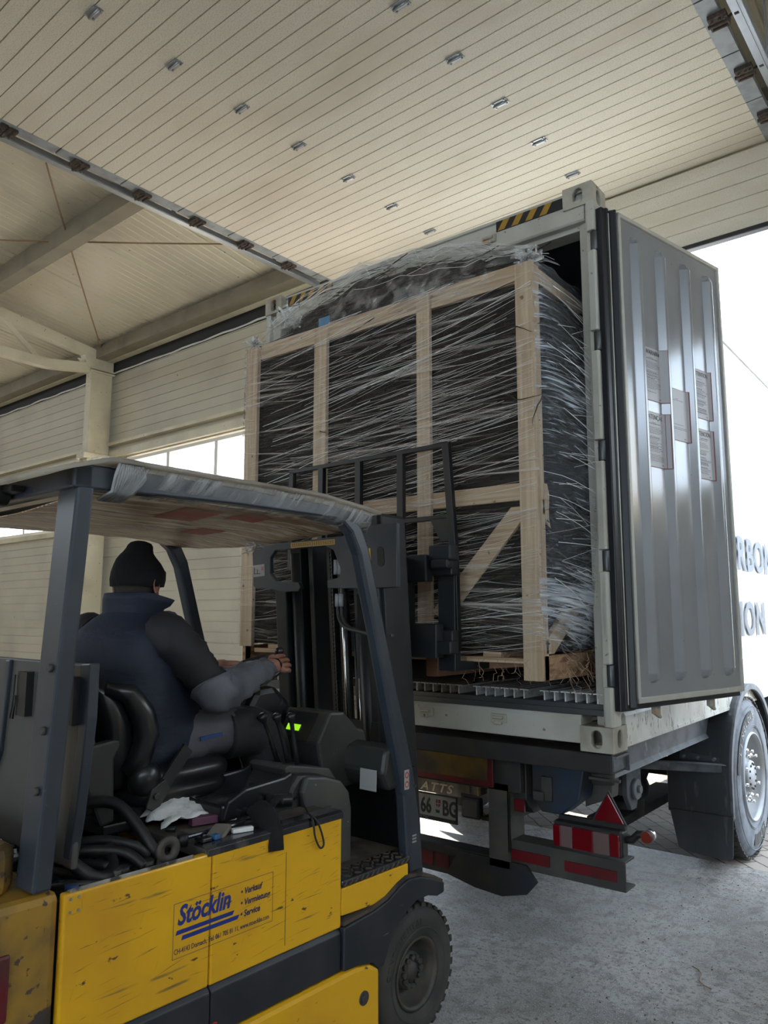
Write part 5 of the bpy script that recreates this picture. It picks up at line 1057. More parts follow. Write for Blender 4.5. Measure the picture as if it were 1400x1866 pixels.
# crosshead plate with its big rounded window
def plate(outer, holes_, d0, d1):
    m = MB(); return m
up_ = [(-1.54, 1.995), (-1.54, 1.79), (-1.52, 1.775), (-1.42, 1.775), (-1.33, 1.755), (-1.20, 1.755), (-1.185, 1.775), (-1.20, 1.80), (-1.36, 1.81), (-1.405, 1.85), (-1.40, 1.93), (-1.36, 1.965), (-1.0, 1.965), (-0.95, 1.945), (-0.905, 1.85), (-0.92, 1.815), (-1.0, 1.805), (-1.0, 1.765), (-0.74, 1.76), (-0.57, 1.76), (-0.555, 2.045), (-0.72, 2.045), (-0.74, 2.01)]
K('crosshead', MB().loft(pl_(up_, -0.125, -0.10), False, True), 'fork_grey', bev=0.004)
K('crosshead_slot', MB().loft(pl_([(-0.655 + 0.020 * math.cos(a), 1.90 + (0.025 if math.sin(a) > 0 else -0.025) + 0.020 * math.sin(a)) for a in [2 * math.pi * k / 16 for k in range(16)]], -0.128, -0.122), False, True), 'black')
hs_ = K('hook_sticker', MB().loft(pl_([(-0.745, 1.94), (-0.745, 1.86), (-0.715, 1.86), (-0.715, 1.94)], -0.127, -0.1255), False, True), 'sticker_yellow')
hk = [Vector((-0.730 + 0.008 * math.cos(a), my(1.89, -0.128), 1.885 + 0.009 * math.sin(a))) for a in [R(90 - 30 * k) for k in range(9)]]
K('hook_symbol', MB().tube([Vector((-0.730, my(1.93, -0.128), 1.93)), Vector((-0.730, my(1.90, -0.128), 1.905))] + hk, 0.0028, 6), 'black', hs_)
for k in range(2):
    for j in range(2): K('caution_sticker', MB().loft(pl_([(-1.24 + k * 0.155, 1.995 - j * 0.0), (-1.24 + k * 0.155, 1.970), (-1.24 + k * 0.155 + 0.15, 1.970), (-1.24 + k * 0.155 + 0.15, 1.995)], -0.127, -0.1255), False, True), 'sticker_orange') if j == 0 else None
    ln = MB()
    for q in range(3):
        for c in range(9): ln.loft(pl_([(-1.232 + k * 0.155 + c * 0.0155, 1.976 + q * 0.006), (-1.232 + k * 0.155 + c * 0.0155 + 0.011, 1.976 + q * 0.006), (-1.232 + k * 0.155 + c * 0.0155 + 0.011, 1.9785 + q * 0.006), (-1.232 + k * 0.155 + c * 0.0155, 1.9785 + q * 0.006)], -0.1282, -0.1275), False, True)
    K('sticker_print', ln, 'black')
ws_ = K('instruction_sticker', MB().loft(pl_([(-1.535, 1.895), (-1.535, 1.835), (-1.445, 1.84), (-1.445, 1.90)], -0.127, -0.1255), False, True), 'sticker_white')
yx = my(1.88, -0.1285)
K('sticker_cross', MB().bar((-1.468, yx, 1.888), (-1.450, yx, 1.868), 0.001, 0.003, (1, 0, 0)).bar((-1.450, yx, 1.888), (-1.468, yx, 1.868), 0.001, 0.003, (1, 0, 0)), 'sticker_red', ws_)
K('sticker_drawing', MB().box((-1.525, yx, 1.85), (-1.522, yx + 0.001, 1.885)).box((-1.525, yx, 1.85), (-1.475, yx + 0.001, 1.853)).box((-1.50, yx, 1.853), (-1.497, yx + 0.001, 1.875)), 'print_dark', ws_)
for x in (-1.10, -1.03): K('lift_cylinder', rail(x, x + 0.035, 0.2, 1.98, -0.02, 0.02), 'mast_dark')
def mcyl(x, r, z0, z1, d, mat, name): K(name, MB().cyl((x, my(z0, d), z0), (x, my(z1, d), z1), r, 14), mat)
mcyl(-1.27, 0.035, 0.2, 1.95, -0.055, 'mast_dark', 'lift_cylinder'); mcyl(-0.82, 0.04, 0.2, 1.74, -0.06, 'mast_dark', 'lift_cylinder')
mcyl(-0.955, 0.010, 0.7, 1.95, -0.07, 'chrome', 'cylinder_rod'); mcyl(-0.93, 0.007, 0.8, 1.75, -0.08, 'cable', 'hydraulic_hose')
mcyl(-0.88, 0.012, 0.8, 1.60, -0.07, 'mast_dark', 'hydraulic_hose'); mcyl(-0.86, 0.006, 0.9, 1.35, -0.08, 'chrome', 'cylinder_rod')
for x in (-1.045, -0.985):
    ch = MB(); z = 0.6
    while z < 1.93:
        ch.box((x - 0.012, my(z, -0.055), z), (x - 0.002, my(z, -0.04), z + 0.016)).box((x + 0.002, my(z, -0.055), z + 0.009), (x + 0.012, my(z, -0.04), z + 0.026)); z += 0.019
    K('lift_chain', ch, 'mast', kind=None)
for x in (-0.955, -0.93):
    K('hose_fitting', MB().cyl((x, my(1.88, -0.105), 1.83), (x, my(1.88, -0.105), 1.90), 0.011, 6).cyl((x, my(1.72, -0.105), 1.68), (x, my(1.72, -0.105), 1.74), 0.012, 6), 'galv_dull')
    K('curved_hose', cable([(x, my(1.68, -0.105), 1.69), (x + 0.01, -0.86, 1.63), (x + 0.09, -0.90, 1.585), (-0.70, -0.96, 1.565), (-0.46, -1.10, 1.55)], 0.009), 'cable')
K('guard_mesh', MB().box((-1.32, -0.80, 0.70), (-0.66, -0.79, 1.16)), 'mast_dark')
# carriage, load backrest and forks (straight with the crate, world axes turned by 2.2 deg is negligible here)
cy_ = -0.50
cg = K('carriage', MB().box((-1.60, cy_, 1.83), (-0.55, cy_ + 0.05, 1.93)).box((-1.60, cy_, 1.46), (-0.55, cy_ + 0.05, 1.57)).box((-0.86, cy_ - 0.06, 1.44), (-0.60, cy_, 1.60)).box((-0.86, cy_ - 0.06, 1.80), (-0.66, cy_, 1.93)), 'mast', bev=0.006)
for x in (-0.80, -1.40):
    K('carriage_side', MB().box((x - 0.04, cy_ - 0.10, 1.46), (x + 0.03, cy_, 1.92)), 'mast_dark', bev=0.006)
K('fork_clamp', MB().box((-0.66, cy_ - 0.04, 1.90), (-0.53, cy_ + 0.03, 1.975)).box((-0.64, cy_ - 0.05, 1.86), (-0.54, cy_ + 0.0, 1.905)), 'mast', bev=0.008)
K('fork_clamp', MB().box((-0.62, cy_ - 0.055, 1.46), (-0.52, cy_, 1.52)), 'mast', bev=0.008)
by = -0.435
K('backrest_frame', MB().box((-1.78, by, 2.475), (-0.605, by + 0.02, 2.50)).box((-1.78, by, 1.9), (-1.745, by + 0.03, 2.49)).box((-1.70, by, 2.11), (-0.60, by + 0.02, 2.135)), 'mast_dark', bev=0.003)
for x in (-1.515, -1.225, -0.925): K('backrest_bar', MB().box((x - 0.02, by, 1.9), (x + 0.02, by + 0.03, 2.48)), 'mast_dark', bev=0.003)
K('backrest_bar', MB().prism([(-0.645, 2.49), (-0.605, 2.49), (-0.565, 1.96), (-0.555, 1.47), (-0.60, 1.47), (-0.605, 1.96)], 1, by - 0.01, by + 0.02), 'mast_dark', bev=0.003)
K('backrest_gusset', MB().prism([(-0.73, 2.12), (-0.62, 2.12), (-0.615, 2.0), (-0.66, 2.0)], 1, by, by + 0.015), 'mast_dark')
for x in (-1.45, -0.62):
    K('fork', MB().prism([(cy_ + 0.05, 1.90), (cy_ + 0.09, 1.90), (cy_ + 0.095, 1.42), (1.0 - 0.35, 1.39), (0.65, 1.375), (cy_ + 0.05, 1.375)], 0, x - 0.05, x + 0.05), 'mast', bev=0.004)

# driver's place --------------------------------------------------
cs = [(-1.28, 0.62), (-1.275, 0.92), (-1.29, 0.985), (-1.335, 1.035), (-1.42, 1.065), (-1.54, 1.085), (-1.575, 1.05), (-1.60, 1.0), (-1.72, 0.985), (-1.80, 0.985), (-1.83, 0.945), (-1.62, 0.94), (-1.40, 0.93), (-1.385, 0.62)]
def sh(m, d=(-0.11, 0.10, -0.03)): m.v = [q + Vector(d) for q in m.v]; return m
K('armrest_console', sh(MB().prism(cs, 0, -0.74, -0.475)), 'plastic', bev=0.022)
K('console_cheek', MB().prism([(-1.28, 0.64), (-1.278, 0.92), (-1.293, 0.985), (-1.338, 1.032), (-1.42, 1.060), (-1.52, 1.075), (-1.545, 1.02), (-1.53, 0.945), (-1.40, 0.942), (-1.392, 0.64)], 0, -0.476, -0.448), 'plastic_light', bev=0.010).location = (-0.11, 0.10, -0.03)
tray = MB()
for xa, xb in ((-0.740, -0.718), (-0.507, -0.485)): tray.prism([(-1.56, 0.975), (-1.56, 1.095), (-1.60, 1.082), (-1.78, 1.070), (-1.855, 1.04), (-1.885, 0.975)], 0, xa, xb)
tray.box((-0.740, -1.885, 0.975), (-0.485, -1.865, 1.03)).box((-0.73, -1.87, 0.975), (-0.49, -1.56, 1.0))
K('console_tray', sh(tray), 'vinyl', bev=0.008)
K('lever_plate', MB().prism([(-1.29, 1.02), (-1.33, 1.07), (-1.55, 1.112), (-1.57, 1.10), (-1.55, 1.07), (-1.35, 1.03)], 0, -0.73, -0.52), 'plastic_light', bev=0.006).location = (-0.11, 0.10, -0.03)
for q in range(3): K('lever_slot', MB().prism([(-1.36, 1.072), (-1.52, 1.1045), (-1.52, 1.109), (-1.36, 1.0765)], 0, -0.705 + q * 0.06, -0.690 + q * 0.06), 'black').location = (-0.11, 0.10, -0.03)
for (bx, by_, bz), (tx_, ty_, tz_), r_ in (((-0.765, -1.385, 1.07), (-0.78, -1.46, 1.26), 0.024), ((-0.71, -1.38, 1.07), (-0.72, -1.44, 1.263), 0.021), ((-0.665, -1.375, 1.07), (-0.67, -1.41, 1.267), 0.020)):
    d_ = Vector((tx_, ty_, tz_)) - Vector((bx, by_, bz))
    lv = K('control_lever', MB().tube([Vector((bx, by_, bz)) + d_ * t for t in (0, 0.3, 0.6, 0.8, 0.88, 0.95, 1.0)], 0.008, 10, rad=[0.010, 0.0085, 0.0075, 0.009, r_ * 0.75, r_, r_ * 0.45]), 'vinyl')
# dashboard with display
K('dash_cowl', MB().prism([(-1.27, 1.14), (-1.20, 1.25), (-1.12, 1.245), (-1.03, 1.17), (-0.99, 1.16), (-0.96, 1.05), (-0.97, 0.95), (-1.15, 0.94), (-1.24, 1.0)], 0, -0.905, -0.66), 'plastic', bev=0.012)
K('dash_wing', MB().prism([(-1.12, 1.02), (-1.10, 1.11), (-1.04, 1.125), (-0.98, 1.10), (-0.96, 0.96), (-1.08, 0.95)], 0, -0.68, XR - 0.035), 'plastic', bev=0.018)
lcdp = K('display_panel', MB().prism([(-1.275, 1.135), (-1.205, 1.243), (-1.199, 1.239), (-1.269, 1.131)], 0, -0.897, -0.72), 'vinyl', bev=0.002)
K('display', MB().prism([(-1.2555, 1.172), (-1.2415, 1.194), (-1.2390, 1.1925), (-1.2530, 1.1705)], 0, -0.865, -0.79), 'lcd', lcdp)
for k in range(4): K('display_key', MB().prism([(-1.270, 1.148), (-1.263, 1.159), (-1.259, 1.157), (-1.266, 1.146)], 0, -0.87 + k * 0.019, -0.857 + k * 0.019), 'black', lcdp)
K('document_sheet', MB().prism([(-1.128, 0.955), (-1.125, 1.035), (-1.129, 1.035), (-1.132, 0.955)], 0, -0.56, -0.475), 'sticker_white')
K('front_bulkhead', MB().box((XL + 0.06, -0.95, 0.66), (XR - 0.05, -0.90, 1.02)), 'mast_dark')
# steering column, wheel
K('steering_column', MB().prism([(-1.34, 1.08), (-1.38, 1.18), (-1.37, 1.27), (-1.33, 1.335), (-1.22, 1.34), (-1.14, 1.27), (-1.11, 1.20), (-1.12, 1.0), (-1.05, 0.75), (-1.20, 0.75)], 0, XC - 0.06, XC + 0.07), 'vinyl', bev=0.03)
K('ignition', MB().cyl((XC + 0.07, -1.15, 1.22), (XC + 0.10, -1.16, 1.225), 0.022, 14).cyl((XC + 0.03, -1.17, 1.25), (XC + 0.06, -1.2, 1.27), 0.02, 12), 'black')
swc = Vector((XC + 0.035, -1.345, 1.395)); swn = Vector((0, -0.42, 0.90)).normalized(); swu = Vector((1, 0, 0)); swv = swn.cross(swu)
rim_pts = [swc + (swu * math.cos(2 * math.pi * k / 36) + swv * math.sin(2 * math.pi * k / 36)) * 0.155 for k in range(37)]
sw = K('steering_wheel', MB().tube(rim_pts, 0.013, 10, caps=False), 'vinyl')
K('wheel_spoke', MB().tube([swc - swu * 0.15, swc - swn * 0.03, swc + swu * 0.15], 0.010, 8), 'vinyl', sw)
K('wheel_hub', MB().cyl(swc - swn * 0.05, swc - swn * 0.01, 0.035, 16), 'vinyl', sw)
kp = swc + swu * 0.05 + swv * 0.148; K('spinner_knob', MB().cyl(kp, kp + swn * 0.02, 0.008, 8).sphere(kp + swn * 0.03, 0.020, 12, 8), 'vinyl', sw)
# seat
def ring_(cx, cy, a, b, z, n=24, p=3.0, rot=0.0):
    out = []
    for k in range(n):
        t = 2 * math.pi * k / n; c_, s_ = math.cos(t), math.sin(t)
        x = a * (abs(c_) ** (2 / p)) * (1 if c_ > 0 else -1); y = b * (abs(s_) ** (2 / p)) * (1 if s_ > 0 else -1)
        out.append(Vector((cx + x * math.cos(rot) - y * math.sin(rot), cy + x * math.sin(rot) + y * math.cos(rot), z)))
    return out
st_ = K('seat', MB().loft([ring_(XC, -1.80, 0.22, 0.20, z, p=4) for z in (0.955, 1.01)], False), 'vinyl', bev=0.01)
K('seat_cushion', MB().loft([ring_(XC, -1.79, a, b, z, p=4) for a, b, z in ((0.225, 0.19, 0.985), (0.255, 0.220, 1.005), (0.262, 0.228, 1.035), (0.250, 0.220, 1.048), (0.264, 0.230, 1.062), (0.268, 0.232, 1.09), (0.255, 0.22, 1.112), (0.22, 0.18, 1.122))], True), 'vinyl', st_)
K('seat_backrest', MB().loft([ring_(XC, y, a, b, z, p=4) for y, a, b, z in ((-2.02, 0.20, 0.05, 1.06), (-2.03, 0.235, 0.06, 1.14), (-2.05, 0.245, 0.055, 1.28), (-2.09, 0.235, 0.05, 1.38), (-2.13, 0.19, 0.045, 1.43), (-2.14, 0.12, 0.03, 1.44))], True), 'vinyl', st_)
for sx in (1, -1):
    X = XC + sx * 0.235
    K('seat_bolster', MB().tube([(X, -2.11, 1.40), (X + sx * 0.015, -2.035, 1.38), (X + sx * 0.02, -1.985, 1.31), (X + sx * 0.02, -1.965, 1.24), (X + sx * 0.015, -1.985, 1.16), (X, -2.03, 1.12)], 0.04, 12, rad=[0.02, 0.035, 0.042, 0.045, 0.04, 0.02]), 'vinyl', st_)
    K('hip_bolster', MB().sphere((X, -1.955, 1.09), 0.06, 14, 10, (0.8, 1.0, 1.0)), 'vinyl', st_)
K('seat_back_shell', MB().prism([(-2.10, 1.0), (-2.12, 1.2), (-2.175, 1.41), (-2.20, 1.43), (-2.26, 1.42), (-2.235, 1.2), (-2.20, 1.0)], 0, XC - 0.23, XC + 0.23), 'plastic', st_, bev=0.02)
K('seat_side_cover', MB().prism([(-2.17, 1.22), (-2.05, 1.235), (-2.045, 1.21), (-2.07, 1.17), (-2.06, 0.97), (-2.11, 0.96), (-2.17, 1.10)], 0, XC + 0.20, XC + 0.24), 'plastic', st_, bev=0.01)
K('seat_rail', MB().box((XC - 0.24, -2.10, 0.93), (XC + 0.24, -1.58, 0.965)), 'mast_dark', st_, bev=0.006)
K('belt_buckle_strap', MB().bar((XC + 0.265, -1.925, 1.03), (XC + 0.26, -1.80, 1.175), 0.045, 0.012, (1, 0, 0)), 'webbing', st_)
K('belt_anchor', MB().prism([(-1.97, 1.0), (-1.95, 1.06), (-1.90, 1.085), (-1.88, 1.05), (-1.93, 0.98)], 0, XC + 0.268, XC + 0.280).cyl((XC + 0.27, -1.935, 1.035), (XC + 0.29, -1.935, 1.035), 0.013, 6), 'plastic', st_, bev=0.003)
# lettering on the flank
def flank(name, body, size, mat, y, z, **k): return text_mesh(name, body, size, mat, fk, (XR + 0.0006, y, z), (0, 1, 0), (0, 0, 1), ext=0.0004, **k)
flank('dealer_lettering', 'Stöcklin', 0.074, 'decal_blue', -2.075, 0.752, shear=0.25, bold=0.0022, sx=0.80)
K('lettering_bar', MB().add([(XR + 0.001, -2.08, 0.726), (XR + 0.001, -1.875, 0.726), (XR + 0.001, -1.868, 0.738), (XR + 0.001, -2.075, 0.738)], [(0, 1, 2, 3)]), 'decal_blue')
K('lettering_bar', MB().add([(XR + 0.001, -2.06, 0.708), (XR + 0.001, -1.855, 0.708), (XR + 0.001, -1.848, 0.720), (XR + 0.001, -2.055, 0.720)], [(0, 1, 2, 3)]), 'decal_blue')
for i, t in enumerate(('Verkauf', 'Vermietung', 'Service')): flank('dealer_services', '• ' + t, 0.026, 'decal_dark', -1.845, 0.775 - i * 0.033, shear=0.2, bold=0.0006, sx=0.86)
flank('dealer_address', 'CH-4143 Dornach, Tel. 061 705 81 11, www.stoecklin.com', 0.0205, 'decal_dark', -2.083, 0.674, sx=0.72)
K('decal_outline', MB().box((XR, -2.088, 0.662), (XR + 0.0008, -1.712, 0.6632)).box((XR, -2.088, 0.812), (XR + 0.0008, -1.712, 0.8132)).box((XR, -2.088, 0.662), (XR + 0.0008, -2.0868, 0.812)).box((XR, -1.7132, 0.662), (XR + 0.0008, -1.712, 0.812)), 'print_grey')
sq = MB()
for k in range(3): sq.tube([(XR + 0.003, -2.0 + k * 0.008 + t * 0.075 , 0.436 - k * 0.010 + 0.006 * math.sin(t * 9)) for t in [i / 8 for i in range(9)]], 0.0028, 5)
K('red_emblem', sq, 'decal_red')
K('panel_seam', MB().box((XR, -1.657, 0.57), (XR + 0.0008, -1.6555, 0.86)), 'print_dark')
# scratches where the paint is gone
sc_ = MB(); r4 = random.Random(11)
for i in range(130):
    y = r4.uniform(-2.40, -1.42); z = r4.uniform(0.57, 0.90); L = r4.uniform(0.01, 0.10) * (1 if r4.random() < .8 else 2.0); sl = r4.gauss(0.10, 0.07) if r4.random() < .85 else 3
    a = (y, z); b = (min(y + L / (1 + abs(sl)), -1.40), min(z + L * sl / (1 + abs(sl)), 0.915)); h = r4.uniform(0.0002, 0.0009)
    mid = ((a[0] + b[0]) / 2, (a[1] + b[1]) / 2 + h * 2)
    sc_.add([(XR + 0.0005, a[0], a[1]), (XR + 0.0005, mid[0], mid[1] - h * 2), (XR + 0.0005, b[0], b[1]), (XR + 0.0005, mid[0], mid[1])], [(0, 1, 2, 3)])
K('paint_scratches', sc_, 'scratch', kind='stuff')

# ------------------------------------------------------------------ odds and ends on the hood plate
def obj_on(name, mb, mat, label, cat, org, **k): return build(name, mb, mat, None, FF, org, label=label, cat=cat, **k)
zt = 0.945
g = MB(); gx, gy = -0.56, -1.68
def fing(pts, r): g.tube(pts, r, 8, rad=[r, r * 1.05, r, r * 0.8, r * 0.4][:len(pts)])
g.tube([(gx + 0.165, gy - 0.035, zt - 0.065), (gx + 0.15, gy - 0.03, zt - 0.01), (gx + 0.07, gy - 0.01, zt + 0.03), (gx + 0.02, gy + 0.01, zt + 0.035), (gx - 0.03, gy + 0.02, zt + 0.02)], 0.04, 12, flat=0.6, rad=[0.026, 0.030, 0.042, 0.040, 0.02])
fing([(gx - 0.02, gy + 0.05, zt + 0.02), (gx - 0.04, gy + 0.065, zt + 0.05), (gx - 0.06, gy + 0.06, zt + 0.075), (gx - 0.07, gy + 0.055, zt + 0.09), (gx - 0.075, gy + 0.05, zt + 0.10)], 0.013)
fing([(gx + 0.02, gy + 0.04, zt + 0.03), (gx + 0.01, gy + 0.07, zt + 0.05), (gx - 0.01, gy + 0.085, zt + 0.06), (gx - 0.03, gy + 0.10, zt + 0.045), (gx - 0.03, gy + 0.11, zt + 0.035)], 0.013)
fing([(gx - 0.03, gy, zt + 0.02), (gx - 0.07, gy - 0.01, zt + 0.035), (gx - 0.10, gy - 0.02, zt + 0.03), (gx - 0.13, gy - 0.02, zt + 0.02), (gx - 0.14, gy - 0.02, zt + 0.012)], 0.013)
fing([(gx - 0.02, gy - 0.03, zt + 0.02), (gx - 0.06, gy - 0.045, zt + 0.03), (gx - 0.09, gy - 0.06, zt + 0.02), (gx - 0.11, gy - 0.06, zt + 0.012), (gx - 0.12, gy - 0.06, zt + 0.01)], 0.012)
fing([(gx + 0.05, gy + 0.03, zt + 0.03), (gx + 0.04, gy + 0.06, zt + 0.05), (gx + 0.02, gy + 0.10, zt + 0.055), (gx + 0.01, gy + 0.12, zt + 0.04), (gx + 0.01, gy + 0.13, zt + 0.03)], 0.013)
obj_on('work_glove', g, 'knit', 'crumpled black work glove hanging over the edge of the yellow panel', 'glove', (gx, gy, zt))
um = thing('folding_umbrella', 'folded black umbrella lying along the hood with its wrist cord hanging', 'umbrella', (-0.72, -1.72, zt), FF)
build('umbrella_canopy', MB().tube([(-0.90, -2.01, zt + 0.012), (-0.85, -1.92, zt + 0.018), (-0.80, -1.83, zt + 0.024), (-0.74, -1.76, zt + 0.03), (-0.70, -1.70, zt + 0.035), (-0.655, -1.635, zt + 0.035)], 0.02, 10, flat=0.7, rad=[0.006, 0.012, 0.018, 0.026, 0.032, 0.022]), 'webbing', um)
build('umbrella_handle', MB().cyl((-0.655, -1.635, zt + 0.035), (-0.56, -1.495, zt + 0.030), 0.021, 14, 0.024), 'vinyl', um, bev=0.003)
build('wrist_cord', cable([(-0.56, -1.495, zt + 0.03), (-0.53, -1.485, zt + 0.045), (-0.48, -1.51, zt + 0.025), (-0.44, -1.53, zt + 0.012), (-0.40, -1.545, zt - 0.005), (-0.398, -1.535, zt - 0.06), (-0.396, -1.512, zt - 0.10), (-0.396, -1.495, zt - 0.085), (-0.40, -1.525, zt - 0.01), (-0.44, -1.54, zt + 0.014)], 0.0035), 'black', um)
pp = []
for j in range(15):
    row = []
    for i in range(13):
        x = -0.80 + 0.17 * i / 12 - 0.04 * j / 14; y = -1.965 + 0.30 * j / 14 + 0.02 * math.sin(i); z = zt + 0.010 + 0.04 * max(0, noise.noise(Vector((x * 12, y * 9, 2)))) + 0.02 * abs(noise.noise(Vector((x * 26, y * 24, 5)))) + 0.055 * math.sin(math.pi * min(1, j / 12)) * (1 - i / 12) ** 0.7
        row.append(Vector((x, y, z)))
    pp.append(row)
obj_on('paper_towel', MB().loft(pp, True, False, False), 'paper', 'crumpled white paper towel spread beside the seat', 'paper towel', (-0.83, -1.8, zt), solid=0.002)
def rbox(name, c, sx, sy, sz, ang, mat, label, cat, tip=0):
    r_ = Matrix.Rotation(R(ang), 3, 'Z') @ Matrix.Rotation(R(tip), 3, 'X')
    return obj_on(name, MB().box((c[0] - sx / 2, c[1] - sy / 2, c[2]), (c[0] + sx / 2, c[1] + sy / 2, c[2] + sz), r_), mat, label, cat, c, bev=0.002)
o = rbox('slim_carton', (-0.635, -1.80, zt), 0.035, 0.14, 0.025, -14, 'box_pink', 'slim purple carton with a white end on the hood plate', 'box')
build('carton_end', MB().box((-0.653, -1.735, zt), (-0.617, -1.712, zt + 0.026), Matrix.Rotation(R(-14), 3, 'Z'), (-0.635, -1.80, zt + 0.0125)), 'paper', o)
o = rbox('crushed_carton', (-0.50, -1.865, zt), 0.055, 0.075, 0.016, 30, 'cardboard', 'crushed grey cardboard packet next to the slim purple carton', 'box', 12)
o = rbox('white_stick_label', (-0.463, -1.80, zt), 0.018, 0.07, 0.014, -18, 'paper', 'small white printed packet lying beside the crushed grey packet', 'packet')
rbox('blue_scrap', (-0.465, -1.905, zt), 0.022, 0.022, 0.015, 10, 'blue', 'small blue scrap in front of the crushed grey packet', 'scrap')
obj_on('black_nut', MB().cyl((-0.645, -1.965, zt + 0.01), (-0.62, -1.945, zt + 0.01), 0.011, 8), 'vinyl', 'small black plug lying alone on the dusty hood plate', 'plug', (-0.64, -1.96, zt), bev=0.002)
obj_on('black_clip', MB().box((-0.50, -1.96, zt), (-0.455, -1.925, zt + 0.012)).box((-0.485, -1.95, zt + 0.01), (-0.47, -1.935, zt + 0.02)), 'vinyl', 'flat black clip at the front corner of the hood plate', 'clip', (-0.48, -1.94, zt), bev=0.003)

# ================================================================== THE DRIVER
pz = 0.0
per = thing('person', 'seated driver seen from behind in navy vest and black knitted cap, hand on the wheel', 'person', (XC, -1.88, 1.11), FF)
TR = R(14)      # trunk turned a little to his left
# continuous body: skinned skeleton (pelvis root), fingers as their own chains from the palm
V_ = []; E_ = []; RD = []
def jn(p, r, parent=None):
    V_.append(Vector(p)); RD.append(r)
    if parent is not None: E_.append((parent, len(V_) - 1))
    return len(V_) - 1
pel = jn((XC, -1.90, 1.19), 0.13)
sp_ = jn((XC, -1.91, 1.32), 0.125, pel); chs = jn((XC + 0.0, -1.90, 1.47), 0.13, sp_); ush = jn((XC, -1.89, 1.58), 0.085, chs); nk = jn((XC, -1.875, 1.655), 0.055, ush); nk2 = jn((XC - 0.005, -1.865, 1.71), 0.052, nk)
SHR = (XC + 0.195, -1.855, 1.565); SHL = (XC - 0.195, -1.945, 1.565)
ELR, WRR = (XC + 0.30, -1.70, 1.365), (XC + 0.185, -1.375, 1.425)
ELL, WRL = (XC - 0.29, -1.75, 1.36), (XC - 0.13, -1.43, 1.42)
hands = {}
for side, S, E_l, W_ in ((1, SHR, ELR, WRR), (-1, SHL, ELL, WRL)):
    a = jn((ush_x := XC + side * 0.10, (S[1] - 1.89) / 2 - 0.0 if False else (S[1] + -1.89) / 2, 1.575), 0.07, ush); s_ = jn(S, 0.062, a); m1 = jn(Vector(S).lerp(Vector(E_l), 0.5), 0.05, s_); e_ = jn(E_l, 0.042, m1); m2 = jn(Vector(E_l).lerp(Vector(W_), 0.45), 0.039, e_); w_i = jn(W_, 0.027, m2)
    hands[side] = (w_i, Vector(W_), (Vector(W_) - Vector(E_l)).normalized())
for side in (1, -1):
    h = jn((XC + side * 0.10, -1.87, 1.175), 0.10, pel); t = jn((XC + side * 0.14, -1.64, 1.19), 0.078, h); kn = jn((XC + side * 0.17, -1.41, 1.185), 0.058, t); cf = jn((XC + side * 0.175, -1.33, 1.02), 0.052, kn); an = jn((XC + side * 0.175, -1.27, 0.80), 0.038, cf); toe = jn((XC + side * 0.18, -1.13, 0.745), 0.036, an)
for side, (w_i, W_, d) in hands.items():
    # palm then knuckles; the fingers curl over the rim
    tgt = swc + swu * (0.145 if side > 0 else -0.125) + swv * (0.03 if side > 0 else -0.06)
    f_ = Vector((-0.10 * side, 0.95, 0.18)).normalized() if side > 0 else d
    dn = Vector((-0.80 * side, 0, -0.60)) if side > 0 else Vector((0, 0, -1)); dn = (dn - f_ * dn.dot(f_)).normalized(); lat = f_.cross(-dn).normalized()
    pc = jn(W_ + f_ * 0.035, 0.030, w_i); 
    palm = W_ + f_ * 0.078
    for k, (off, ln, cu_) in enumerate(((0.036, 0.070, 0.85), (0.013, 0.084, 0.65), (-0.012, 0.090, 0.55), (-0.036, 0.084, 0.5))):
        o_ = off * side
        kk = jn(palm + lat * o_ * 0.95 + f_ * (0.006 - abs(off) * 0.25), 0.0135, pc)
        p = V_[kk].copy(); dd = f_.copy(); prev = kk
        for s3, fr_, r3 in ((0.42, 0.22, 0.0105), (0.33, 0.60, 0.0093), (0.25, 0.60, 0.0080)):
            dd = (dd + dn * fr_ * cu_).normalized(); p = p + dd * ln * s3; prev = jn(p, r3, prev)
    th0 = jn(W_ + f_ * 0.040 + lat * (-0.028 * -1 * -side) + dn * 0.006, 0.0135, pc)
    ts = -side
    t1 = jn(W_ + f_ * 0.065 + lat * ts * 0.045 * -1 * -1 + dn * 0.012, 0.0115, th0); t2 = jn(W_ + f_ * 0.092 + lat * ts * 0.050 + dn * 0.022, 0.0095, t1); t3 = jn(W_ + f_ * 0.108 + lat * ts * 0.046 + dn * 0.032, 0.0075, t2)
me = bpy.data.meshes.new('body_skel'); me.from_pydata([tuple(v) for v in V_], E_, []); so = bpy.data.objects.new('body_skel', me); COL.objects.link(so)
md = so.modifiers.new('skin', 'SKIN'); md.use_smooth_shade = True
for i, sv in enumerate(me.skin_vertices[0].data): sv.radius = (RD[i], RD[i]); sv.use_root = (i == 0)
s2 = so.modifiers.new('sub', 'SUBSURF'); s2.levels = 2; s2.render_levels = 2
dg = bpy.context.evaluated_depsgraph_get(); bme = bpy.data.meshes.new_from_object(so.evaluated_get(dg))
bd = MB(); bd.v = [v.co.copy() for v in bme.vertices]; bd.f = [list(p.vertices) for p in bme.polygons]; bd.sm = [True] * len(bd.f)
bpy.data.objects.remove(so); bpy.data.meshes.remove(bme)
